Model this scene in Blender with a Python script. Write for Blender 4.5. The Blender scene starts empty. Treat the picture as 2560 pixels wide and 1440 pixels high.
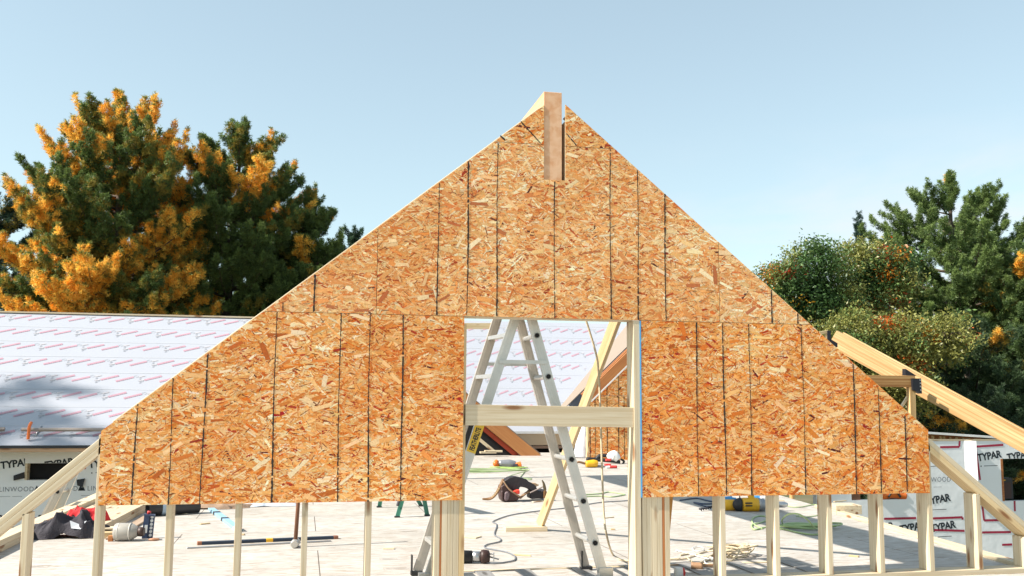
SUN_E = 2.5; SKY_S = .09; EXPO = 1.9; CLOUD = (2.75, 2.8, 2.95, 1)
WRAPC = (.82, .84, .86); UNDERC = (.37, .385, .43)
FLOOR = [(.34, .28, .22, 1), (.45, .41, .37, 1), (.53, .51, .48, 1)]
SHADE_TREE = (-27.4, 6.4, -3.2)
import bpy, bmesh, math, random
import numpy as np
from mathutils import Vector, Matrix
PI = math.pi
random.seed(7); rng = np.random.default_rng(7)
S = bpy.context.scene
COL = S.collection

# ------------------------------------------------------------------ camera model (surveyed from the wall's own 16 inch and 48 inch modules)
FPX = 2441.46; YAW, PITCH, ROLL = .208872, .1146026, .00613795
CAM = np.array([-.4577, -6.49797, 1.256298])
def cam_axes():
    cy, sy = math.cos(YAW), math.sin(YAW)
    fwd = np.array([sy*math.cos(PITCH), cy*math.cos(PITCH), math.sin(PITCH)])
    r = np.array([cy, -sy, 0]); u = np.cross(r, fwd)
    return math.cos(ROLL)*r+math.sin(ROLL)*u, -math.sin(ROLL)*r+math.cos(ROLL)*u, fwd
CA, CB, CC = cam_axes()
def ray(x, y): return CA*(x-1280)/FPX-CB*(y-720)/FPX+CC
def atY(x, y, Y):                       # survey: sight line through a point of the photo, met with the plane at distance Y
    d = ray(x, y); return CAM+d*(Y-CAM[1])/d[1]
def atZ(x, y, Z=0.):                    # ... met with the level Z
    d = ray(x, y); return CAM+d*(Z-CAM[2])/d[2]
def V(a): return Vector((float(a[0]), float(a[1]), float(a[2])))

cam = bpy.data.cameras.new('camera'); camo = bpy.data.objects.new('camera', cam); COL.objects.link(camo)
cam.sensor_width = 36; cam.lens = FPX/2560*36; cam.clip_start = .05; cam.clip_end = 3000
M = Matrix.Identity(4)
for i in range(3):
    M[i][0] = CA[i]; M[i][1] = CB[i]; M[i][2] = -CC[i]; M[i][3] = CAM[i]
camo.matrix_world = M
S.camera = camo

# ------------------------------------------------------------------ objects
WM = {}
def link(o, parent=None, Mw=None):
    COL.objects.link(o)
    Mw = Mw or Matrix.Identity(4)
    WM[o] = Mw
    if parent is not None:
        o.parent = parent; o.matrix_basis = WM[parent].inverted() @ Mw
    else: o.matrix_basis = Mw
    return o
def tag(o, label=None, cat=None, group=None, kind=None):
    if label: o['label'] = label
    if cat: o['category'] = cat
    if group: o['group'] = group
    if kind: o['kind'] = kind
    return o
def thing(name, label, cat, loc, group=None, rz=0):
    o = bpy.data.objects.new(name, None); o.empty_display_size = .1
    link(o, None, Matrix.Translation(V(loc)) @ Matrix.Rotation(rz, 4, 'Z'))
    return tag(o, label, cat, group)
class MB:
    def __init__(s): s.v = []; s.f = []; s.m = []; s.sm = []
    def add(s, vs, fs, m=0, smooth=False):
        b = len(s.v); s.v += [tuple(map(float, q)) for q in vs]
        for f in fs: s.f.append([b+i for i in f]); s.m.append(m); s.sm.append(smooth)
        return s
    def box(s, a, b, m=0):
        (x0, y0, z0), (x1, y1, z1) = a, b
        return s.add([(x0,y0,z0),(x1,y0,z0),(x1,y1,z0),(x0,y1,z0),(x0,y0,z1),(x1,y0,z1),(x1,y1,z1),(x0,y1,z1)],
            [(0,3,2,1),(4,5,6,7),(0,1,5,4),(1,2,6,5),(2,3,7,6),(3,0,4,7)], m)
    def prism(s, poly, dvec, m=0, mside=None):        # polygon extruded by a vector
        n = len(poly); P = [np.array(p, float) for p in poly]; d = np.array(dvec, float)
        s.add(P+[p+d for p in P], [list(range(n))[::-1], list(range(n, 2*n))], m)
        b = len(s.v)-2*n
        for i in range(n):
            j = (i+1) % n; s.f.append([b+i, b+j, b+n+j, b+n+i]); s.m.append(m if mside is None else mside); s.sm.append(False)
        return s
    def tube(s, pts, r, n=8, m=0, cap=True, squash=None):
        P = [V(p) for p in pts]; R_ = r if hasattr(r, '__len__') else [r]*len(P)
        b = len(s.v); ref = Vector((0, 0, 1))
        T = (P[1]-P[0]).normalized()
        if abs(T.dot(ref)) > .9: ref = Vector((1, 0, 0))
        N = (ref-T*ref.dot(T)).normalized()
        for i, p in enumerate(P):
            T = (P[min(i+1, len(P)-1)]-P[max(i-1, 0)])
            if T.length < 1e-9: T = Vector((0,0,1))
            T.normalize(); N = (N-T*N.dot(T))
            if N.length < 1e-6: N = T.orthogonal()
            N.normalize(); B = T.cross(N)
            for k in range(n):
                a = 2*PI*k/n; q = p+(N*math.cos(a)*(squash or 1)+B*math.sin(a))*R_[i]; s.v.append(tuple(q))
        for i in range(len(P)-1):
            for k in range(n):
                k2 = (k+1) % n; s.f.append([b+i*n+k, b+i*n+k2, b+(i+1)*n+k2, b+(i+1)*n+k]); s.m.append(m); s.sm.append(True)
        if cap:
            s.f.append([b+k for k in range(n)][::-1]); s.m.append(m); s.sm.append(False)
            e = b+(len(P)-1)*n; s.f.append([e+k for k in range(n)]); s.m.append(m); s.sm.append(False)
        return s
    def build(s, name, mats, parent=None, Mw=None, bevel=0):
        me = bpy.data.meshes.new(name); me.from_pydata(s.v, [], s.f)
        mats = mats if isinstance(mats, (list, tuple)) else [mats]
        for m in mats: me.materials.append(m)
        me.polygons.foreach_set('material_index', s.m); me.polygons.foreach_set('use_smooth', s.sm)
        if bevel:
            bm = bmesh.new(); bm.from_mesh(me)
            bmesh.ops.bevel(bm, geom=bm.edges[:], offset=bevel, segments=1, affect='EDGES', clamp_overlap=True)
            bm.to_mesh(me); bm.free()
        me.update()
        return link(bpy.data.objects.new(name, me), parent, Mw)
def frame(p0, p1, up=(0, 0, 1)):
    x = (V(p1)-V(p0)); L = x.length; x.normalize(); u = V(up)
    y = u.cross(x)
    if y.length < 1e-4: y = Vector((0, 1, 0)).cross(x)
    y.normalize(); z = x.cross(y)
    Mx = Matrix((( x.x, y.x, z.x, p0[0]), (x.y, y.y, z.y, p0[1]), (x.z, y.z, z.z, p0[2]), (0, 0, 0, 1)))
    return Mx, L
def board(name, p0, p1, w, h, mat, parent=None, up=(0, 0, 1), bevel=.002, ext=0):
    """timber from p0 to p1 (centre line), w across and h along 'up'; grain runs along its own X axis"""
    Mx, L = frame(p0, p1, up)
    return MB().box((-ext, -w/2, -h/2), (L+ext, w/2, h/2)).build(name, mat, parent, Mx, bevel)
def smooth_pts(pts, n=6):                # Catmull-Rom
    P = [np.array(p, float) for p in pts]; out = []
    for i in range(len(P)-1):
        a, b, c, d = P[max(i-1, 0)], P[i], P[i+1], P[min(i+2, len(P)-1)]
        for k in range(n):
            t = k/n; out.append(.5*((2*b)+(c-a)*t+(2*a-5*b+4*c-d)*t*t+(3*b-a-3*c+d)*t**3))
    out.append(P[-1]); return out

# ------------------------------------------------------------------ materials
def mat(name): 
    m = bpy.data.materials.new(name); m.use_nodes = True
    nt = m.node_tree; return m, nt, nt.nodes['Principled BSDF']
def lin(r, g, b):
    f = lambda c: (c/255/12.92 if c/255 <= .04045 else ((c/255+.055)/1.055)**2.4)
    return (f(r), f(g), f(b), 1)
def plain(name, col, rough=.6, metal=0, bump=0, bscale=40, vary=.12, vscale=6):
    m, nt, p = mat(name); N = nt.nodes; L = nt.links
    tc = N.new('ShaderNodeTexCoord'); no = N.new('ShaderNodeTexNoise'); no.inputs['Scale'].default_value = vscale; no.inputs['Detail'].default_value = 5
    L.new(tc.outputs['Object'], no.inputs['Vector'])
    mx = N.new('ShaderNodeMix'); mx.data_type = 'RGBA'
    c = col[:3]; mx.inputs[6].default_value = (*[k*(1-vary) for k in c], 1); mx.inputs[7].default_value = (*[min(1, k*(1+vary)) for k in c], 1)
    L.new(no.outputs['Fac'], mx.inputs[0]); L.new(mx.outputs[2], p.inputs['Base Color'])
    p.inputs['Roughness'].default_value = rough; p.inputs['Metallic'].default_value = metal
    if bump:
        n2 = N.new('ShaderNodeTexNoise'); n2.inputs['Scale'].default_value = bscale; n2.inputs['Detail'].default_value = 4; L.new(tc.outputs['Object'], n2.inputs['Vector'])
        b = N.new('ShaderNodeBump'); b.inputs['Strength'].default_value = bump; b.inputs['Distance'].default_value = .01
        L.new(n2.outputs['Fac'], b.inputs['Height']); L.new(b.outputs['Normal'], p.inputs['Normal'])
    return m
def wood(name, light, dark, knot, knots=True, gscale=1., rough=.62, lam=False):
    """timber: grain stretched along the board's own X axis, a knot now and then, tone different from board to board"""
    m, nt, p = mat(name); N = nt.nodes; L = nt.links
    tc = N.new('ShaderNodeTexCoord'); oi = N.new('ShaderNodeObjectInfo')
    add = N.new('ShaderNodeVectorMath'); add.operation = 'ADD'
    sc = N.new('ShaderNodeVectorMath'); sc.operation = 'SCALE'; sc.inputs[0].default_value = (13., 7., 5.); L.new(oi.outputs['Random'], sc.inputs['Scale'])
    L.new(tc.outputs['Object'], add.inputs[0]); L.new(sc.outputs[0], add.inputs[1])
    mp = N.new('ShaderNodeMapping'); mp.inputs['Scale'].default_value = (1.6*gscale, 55*gscale, 55*gscale); L.new(add.outputs[0], mp.inputs['Vector'])
    g = N.new('ShaderNodeTexNoise'); g.inputs['Scale'].default_value = 1; g.inputs['Detail'].default_value = 6; g.inputs['Distortion'].default_value = .6; L.new(mp.outputs[0], g.inputs['Vector'])
    r = N.new('ShaderNodeValToRGB'); r.color_ramp.elements[0].position = .34; r.color_ramp.elements[0].color = dark; r.color_ramp.elements[1].position = .62; r.color_ramp.elements[1].color = light
    L.new(g.outputs['Fac'], r.inputs[0]); out = r.outputs[0]
    if lam:                                # laminated: glue lines across the depth
        mp3 = N.new('ShaderNodeMapping'); mp3.inputs['Scale'].default_value = (.15, 5, 24); L.new(add.outputs[0], mp3.inputs['Vector'])
        g3 = N.new('ShaderNodeTexNoise'); g3.inputs['Scale'].default_value = 1; g3.inputs['Detail'].default_value = 3; L.new(mp3.outputs[0], g3.inputs['Vector'])
        r3 = N.new('ShaderNodeValToRGB'); r3.color_ramp.elements[0].position = .4; r3.color_ramp.elements[0].color = (.72, .62, .5, 1); r3.color_ramp.elements[1].position = .58; r3.color_ramp.elements[1].color = (1, 1, 1, 1)
        L.new(g3.outputs['Fac'], r3.inputs[0])
        mm = N.new('ShaderNodeMix'); mm.data_type = 'RGBA'; mm.blend_type = 'MULTIPLY'; mm.inputs[0].default_value = 1; L.new(out, mm.inputs[6]); L.new(r3.outputs[0], mm.inputs[7]); out = mm.outputs[2]
    if knots:
        mp2 = N.new('ShaderNodeMapping'); mp2.inputs['Scale'].default_value = (2.6, 11, 11); L.new(add.outputs[0], mp2.inputs['Vector'])
        vo = N.new('ShaderNodeTexVoronoi'); vo.inputs['Scale'].default_value = 1; vo.inputs['Randomness'].default_value = 1; L.new(mp2.outputs[0], vo.inputs['Vector'])
        kr = N.new('ShaderNodeValToRGB'); kr.color_ramp.elements[0].position = .12; kr.color_ramp.elements[0].color = (1, 1, 1, 1); kr.color_ramp.elements[1].position = .25; kr.color_ramp.elements[1].color = (0, 0, 0, 1)
        L.new(vo.outputs['Distance'], kr.inputs[0])
        mx = N.new('ShaderNodeMix'); mx.data_type = 'RGBA'; mx.inputs[7].default_value = knot; L.new(kr.outputs[0], mx.inputs[0]); L.new(out, mx.inputs[6]); out = mx.outputs[2]
    hv = N.new('ShaderNodeHueSaturation'); mr = N.new('ShaderNodeMapRange'); mr.inputs['To Min'].default_value = .86; mr.inputs['To Max'].default_value = 1.1
    L.new(oi.outputs['Random'], mr.inputs[0]); L.new(mr.outputs[0], hv.inputs['Value']); L.new(out, hv.inputs['Color'])
    L.new(hv.outputs[0], p.inputs['Base Color']); p.inputs['Roughness'].default_value = rough
    b = N.new('ShaderNodeBump'); b.inputs['Strength'].default_value = .25; b.inputs['Distance'].default_value = .003; L.new(g.outputs['Fac'], b.inputs['Height']); L.new(b.outputs['Normal'], p.inputs['Normal'])
    return m
def attr_mat(name, rough=.6, trans=0, spec=.5, noise=0):
    m, nt, p = mat(name); N = nt.nodes; L = nt.links
    a = N.new('ShaderNodeAttribute'); a.attribute_name = 'tint'
    src = a.outputs['Color']
    if noise:
        tc = N.new('ShaderNodeTexCoord'); no = N.new('ShaderNodeTexNoise'); no.inputs['Scale'].default_value = noise; no.inputs['Detail'].default_value = 5
        L.new(tc.outputs['Object'], no.inputs['Vector'])
        mr = N.new('ShaderNodeMapRange'); mr.inputs['From Min'].default_value = .3; mr.inputs['From Max'].default_value = .7; mr.inputs['To Min'].default_value = .86; mr.inputs['To Max'].default_value = 1.12; L.new(no.outputs['Fac'], mr.inputs[0])
        mm = N.new('ShaderNodeVectorMath'); mm.operation = 'SCALE'; L.new(src, mm.inputs[0]); L.new(mr.outputs[0], mm.inputs['Scale']); src = mm.outputs[0]
    L.new(src, p.inputs['Base Color']); p.inputs['Roughness'].default_value = rough; p.inputs['Specular IOR Level'].default_value = spec
    if trans:
        t = N.new('ShaderNodeBsdfTranslucent'); L.new(src, t.inputs['Color']); mx = N.new('ShaderNodeMixShader'); mx.inputs[0].default_value = trans
        L.new(p.outputs[0], mx.inputs[1]); L.new(t.outputs[0], mx.inputs[2]); L.new(mx.outputs[0], nt.nodes['Material Output'].inputs['Surface'])
    return m
def set_tint(me, cols):
    a = me.attributes.new('tint', 'FLOAT_COLOR', 'FACE'); c = np.ones((len(cols), 4), np.float32); c[:, :3] = cols; a.data.foreach_set('color', c.ravel())
def np_mesh(name, verts, counts, idx, mats, tint=None, matidx=None, smooth=False):
    me = bpy.data.meshes.new(name); n = len(verts); nf = len(counts)
    me.vertices.add(n); me.vertices.foreach_set('co', np.asarray(verts, np.float32).ravel())
    me.loops.add(len(idx)); me.loops.foreach_set('vertex_index', np.asarray(idx, np.int32))
    starts = np.concatenate([[0], np.cumsum(counts)[:-1]]).astype(np.int32)
    me.polygons.add(nf); me.polygons.foreach_set('loop_start', starts); me.polygons.foreach_set('loop_total', np.asarray(counts, np.int32))
    for m in mats: me.materials.append(m)
    if matidx is not None: me.polygons.foreach_set('material_index', np.asarray(matidx, np.int32))
    if tint is not None: set_tint(me, tint)
    me.polygons.foreach_set('use_smooth', np.full(nf, smooth))
    me.update(calc_edges=True); me.validate(clean_customdata=False)
    return me

LUM = wood('spruce lumber', (.66, .56, .40, 1), (.55, .43, .27, 1), (.26, .12, .045, 1))
LUMY = wood('yellow pine lumber', (.68, .52, .3, 1), (.56, .39, .19, 1), (.25, .11, .04, 1))
LVL = wood('laminated veneer lumber', (.72, .5, .25, 1), (.58, .35, .14, 1), (.3, .14, .05, 1), knots=False, gscale=.6, lam=True)
LVLO = wood('red stained laminated lumber', (.5, .2, .06, 1), (.36, .11, .03, 1), (.2, .06, .02, 1), knots=False, gscale=.6)
PLY = plain('plywood', (.55, .42, .28), .7, vary=.08, vscale=3)
ALU = plain('aluminium', (.62, .61, .58), .42, .75, bump=.1, bscale=60, vary=.15, vscale=9)
ALUD = plain('dull warm aluminium', (.55, .51, .46), .55, .55, bump=.1, bscale=60, vary=.16, vscale=9)  # darker, warmer and rougher than the plain aluminium
BLACK = plain('black rubber', (.018, .018, .02), .6)
DARK = plain('painted void shade', (.012, .012, .013), .9)  # near-black colour painting in the shade inside rooms and hollow rungs
STEEL = plain('galvanised steel', (.45, .46, .47), .35, .9)
STEELD = plain('dark steel connector', (.035, .035, .045), .45, .6)
YEL = plain('yellow plastic', (.75, .4, .015), .4)
ORG = plain('orange plastic', (.75, .16, .02), .45)
GRAY = plain('grey cast metal', (.33, .33, .34), .4, .5)
BLUE = plain('blue plastic', (.07, .3, .6), .4)
GREEN = plain('green painted steel', (.05, .2, .14), .45)
HOSE = plain('pale green air hose', (.36, .47, .22), .45)
CORD = plain('grey rubber cord', (.17, .18, .2), .55)
ROPE = plain('braided rope', (.62, .52, .36), .8, bump=.6, bscale=160)
WHITE = plain('white plastic', (.75, .75, .73), .45)
RED = plain('red paint', (.62, .045, .04), .5)
INK = plain('black printing ink', (.012, .02, .03), .6, vary=.05)
INKG = plain('grey printing ink', (.2, .22, .25), .6, vary=.1)
INKP = plain('pink red printing ink', (.46, .25, .31), .65, vary=.15)
INKR = plain('red printing ink', (.55, .1, .12), .6, vary=.1)
TAPE = plain('dark red sheathing tape', (.36, .012, .05), .4)
# ------------------------------------------------------------------ daylight: sun from the left, a touch behind the wall
SUN = Vector((-1.10, -.14, 1.0)).normalized()          # towards the sun
EL = math.asin(SUN.z); AZ = math.atan2(SUN.x, SUN.y)
sl = bpy.data.lights.new('sun', 'SUN'); sl.energy = SUN_E; sl.angle = math.radians(.53); sl.color = (1, .93, .83)
so = bpy.data.objects.new('sun', sl); COL.objects.link(so); so.rotation_euler = SUN.to_track_quat('Z', 'Y').to_euler(); so.location = (-30, 3, 40)
w = bpy.data.worlds.new('World'); S.world = w; w.use_nodes = True
nt = w.node_tree; N = nt.nodes; L = nt.links; bg = N['Background']
sky = N.new('ShaderNodeTexSky'); sky.sky_type = 'NISHITA'; sky.sun_disc = False; sky.sun_elevation = EL; sky.sun_rotation = AZ
sky.altitude = 100; sky.air_density = 1.0; sky.dust_density = 1.0; sky.ozone_density = 1.6
tc = N.new('ShaderNodeTexCoord')
# thin wisps of cloud low in the sky
mp = N.new('ShaderNodeMapping'); mp.inputs['Scale'].default_value = (3.2, 3.2, 10); mp.inputs['Location'].default_value = (.35, .1, .2); L.new(tc.outputs['Generated'], mp.inputs['Vector'])
no = N.new('ShaderNodeTexNoise'); no.inputs['Scale'].default_value = 1.5; no.inputs['Detail'].default_value = 7; no.inputs['Roughness'].default_value = .55; no.inputs['Distortion'].default_value = .3; L.new(mp.outputs[0], no.inputs['Vector'])
cr = N.new('ShaderNodeValToRGB'); cr.color_ramp.elements[0].position = .40; cr.color_ramp.elements[1].position = .62; L.new(no.outputs['Fac'], cr.inputs[0])
sx = N.new('ShaderNodeSeparateXYZ'); L.new(tc.outputs['Generated'], sx.inputs[0])
mr = N.new('ShaderNodeMapRange'); mr.inputs['From Min'].default_value = .27; mr.inputs['From Max'].default_value = .14; L.new(sx.outputs['Z'], mr.inputs[0])
mx_ = N.new('ShaderNodeMapRange'); mx_.inputs['From Min'].default_value = .25; mx_.inputs['From Max'].default_value = .55; L.new(sx.outputs['X'], mx_.inputs[0])
mu = N.new('ShaderNodeMath'); mu.operation = 'MULTIPLY'; L.new(mr.outputs[0], mu.inputs[0]); L.new(mx_.outputs[0], mu.inputs[1])
m2 = N.new('ShaderNodeMath'); m2.operation = 'MULTIPLY'; L.new(mu.outputs[0], m2.inputs[0]); L.new(cr.outputs[0], m2.inputs[1])
mix = N.new('ShaderNodeMix'); mix.data_type = 'RGBA'; mix.inputs[7].default_value = CLOUD; L.new(m2.outputs[0], mix.inputs[0])
hs = N.new('ShaderNodeHueSaturation'); hs.inputs['Saturation'].default_value = .72; ti = N.new('ShaderNodeMix'); ti.data_type = 'RGBA'; ti.blend_type = 'MULTIPLY'; ti.inputs[0].default_value = 1; ti.inputs[7].default_value = (.83, 1.10, 1.0, 1); L.new(sky.outputs[0], ti.inputs[6]); gma = N.new('ShaderNodeGamma'); gma.inputs[1].default_value = .68; L.new(ti.outputs[2], gma.inputs[0]); L.new(gma.outputs[0], hs.inputs['Color']); L.new(hs.outputs[0], mix.inputs[6]); L.new(mix.outputs[2], bg.inputs['Color']); bg.inputs['Strength'].default_value = SKY_S
S.view_settings.view_transform = 'Standard'; S.view_settings.look = 'None'; S.view_settings.exposure = EXPO; S.view_settings.gamma = 1; S.view_settings.use_curve_mapping = False
S.render.engine = 'CYCLES'; S.cycles.max_bounces = 8; S.cycles.use_denoising = True

# ------------------------------------------------------------------ ground and deck
def ground_mat():
    m, nt, p = mat('dry grass and soil'); N = nt.nodes; L = nt.links
    tc = N.new('ShaderNodeTexCoord'); no = N.new('ShaderNodeTexNoise'); no.inputs['Scale'].default_value = .25; no.inputs['Detail'].default_value = 9; L.new(tc.outputs['Object'], no.inputs['Vector'])
    r = N.new('ShaderNodeValToRGB'); r.color_ramp.elements[0].position = .35; r.color_ramp.elements[0].color = (.06, .075, .025, 1); r.color_ramp.elements[1].position = .65; r.color_ramp.elements[1].color = (.2, .155, .1, 1)
    L.new(no.outputs['Fac'], r.inputs[0]); L.new(r.outputs[0], p.inputs['Base Color']); p.inputs['Roughness'].default_value = .95; return m
GZ = -3.2
gm = MB(); n_ = 24
for i in range(n_):
    for j in range(n_): pass
gm.add([(-1500, -1500, GZ), (1500, -1500, GZ), (1500, 1500, GZ), (-1500, 1500, GZ)], [(0, 1, 2, 3)])
tag(gm.build('ground', ground_mat()), kind='structure')

def deck_mat():
    m, nt, p = mat('subfloor sheathing'); N = nt.nodes; L = nt.links
    tc = N.new('ShaderNodeTexCoord'); out = None
    layers = []
    for k, (ang, sx_, sy_) in enumerate([(0, 9, 60), (35, 12, 70), (-40, 12, 70)]):
        mp = N.new('ShaderNodeMapping'); mp.inputs['Rotation'].default_value = (0, 0, math.radians(ang)); mp.inputs['Scale'].default_value = (sx_, sy_, 1); mp.inputs['Location'].default_value = (k*3.1, k*1.7, 0)
        L.new(tc.outputs['Object'], mp.inputs['Vector'])
        vo = N.new('ShaderNodeTexVoronoi'); vo.voronoi_dimensions = '2D'; vo.inputs['Scale'].default_value = 1; L.new(mp.outputs[0], vo.inputs['Vector'])
        se = N.new('ShaderNodeSeparateColor'); L.new(vo.outputs['Color'], se.inputs[0]); layers.append((se.outputs[0], se.outputs[1]))
    a = layers[0][0]
    for l in layers[1:]:
        gt = N.new('ShaderNodeMath'); gt.operation = 'GREATER_THAN'; gt.inputs[1].default_value = .55; L.new(l[1], gt.inputs[0])
        mx = N.new('ShaderNodeMix'); L.new(gt.outputs[0], mx.inputs[0]); L.new(a, mx.inputs[2]); L.new(l[0], mx.inputs[3]); a = mx.outputs[0]
    r = N.new('ShaderNodeValToRGB'); e = r.color_ramp.elements; e[0].position = 0; e[0].color = FLOOR[0]; e[1].position = 1; e[1].color = FLOOR[2]; q = e.new(.25); q.color = FLOOR[1]
    L.new(a, r.inputs[0])
    # dust, scuffs
    no = N.new('ShaderNodeTexNoise'); no.inputs['Scale'].default_value = 1.3; no.inputs['Detail'].default_value = 8; no.inputs['Roughness'].default_value = .65; L.new(tc.outputs['Object'], no.inputs['Vector'])
    dr = N.new('ShaderNodeMapRange'); dr.inputs['From Min'].default_value = .35; dr.inputs['From Max'].default_value = .7; dr.inputs['To Min'].default_value = .84; dr.inputs['To Max'].default_value = 1.08; L.new(no.outputs['Fac'], dr.inputs[0])
    sc = N.new('ShaderNodeVectorMath'); sc.operation = 'SCALE'; L.new(r.outputs[0], sc.inputs[0]); L.new(dr.outputs[0], sc.inputs['Scale'])
    # sheet joints, 4 by 8 feet, staggered
    br = N.new('ShaderNodeTexBrick'); br.inputs['Scale'].default_value = 1; br.inputs['Brick Width'].default_value = 2.44; br.inputs['Row Height'].default_value = 1.22; br.inputs['Mortar Size'].default_value = .0045; br.inputs['Mortar Smooth'].default_value = .2
    br.inputs['Color1'].default_value = (1, 1, 1, 1); br.inputs['Color2'].default_value = (.9, .9, .88, 1); br.inputs['Mortar'].default_value = (.25, .22, .2, 1)
    mp = N.new('ShaderNodeMapping'); mp.inputs['Location'].default_value = (.3, .42, 0); L.new(tc.outputs['Object'], mp.inputs['Vector']); L.new(mp.outputs[0], br.inputs['Vector'])
    mm = N.new('ShaderNodeMix'); mm.data_type = 'RGBA'; mm.blend_type = 'MULTIPLY'; mm.inputs[0].default_value = 1; L.new(sc.outputs[0], mm.inputs[6]); L.new(br.outputs['Color'], mm.inputs[7])
    L.new(mm.outputs[2], p.inputs['Base Color']); p.inputs['Roughness'].default_value = .75; p.inputs['Specular IOR Level'].default_value = .25
    b = N.new('ShaderNodeBump'); b.inputs['Strength'].default_value = .2; b.inputs['Distance'].default_value = .004; L.new(a, b.inputs['Height']); L.new(b.outputs['Normal'], p.inputs['Normal'])
    return m
DECK = deck_mat()
dk = [(-2.98, -10), (4.6, -10), (5.03, -.1), (5.565, 3.57), (6.97, 13.2), (9.2, 13.2), (9.2, 16.9), (-2.2, 16.9), (-2.98, 6.6)]
d = MB(); d.prism([(x, y, 0) for x, y in dk][::-1], (0, 0, -.02), 0, 1); d.prism([(x, y, -.022) for x, y in dk][::-1], (0, 0, -.3), 1)
FP = plain('faint mill stamp', (.36, .3, .25), .8)
R_f = random.Random(4)
for (px, py) in ((1180, 1300), (1330, 1345), (950, 1400), (960, 1425), (470, 1290), (1000, 1330), (880, 1310), (60, 1420), (1850, 1350)):
    c = atZ(px, py, 0); w_, h_ = R_f.uniform(.12, .3), R_f.uniform(.05, .1); x, y = float(c[0]), float(c[1]); t_ = .004
    for (xa, ya, xb, yb) in ((x, y, x+w_, y+t_), (x, y+h_, x+w_, y+h_+t_), (x, y, x+t_, y+h_), (x+w_, y, x+w_+t_, y+h_), (x+.02, y+h_*.35, x+w_*.8, y+h_*.35+t_*1.6), (x+.02, y+h_*.65, x+w_*.6, y+h_*.65+t_*1.6)): d.add([(xa, ya, .0012), (xb, ya, .0012), (xb, yb, .0012), (xa, yb, .0012)], [(0, 1, 2, 3)], 2)
tag(d.build('floor', [DECK, LUMY, FP]), kind='structure')
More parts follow.
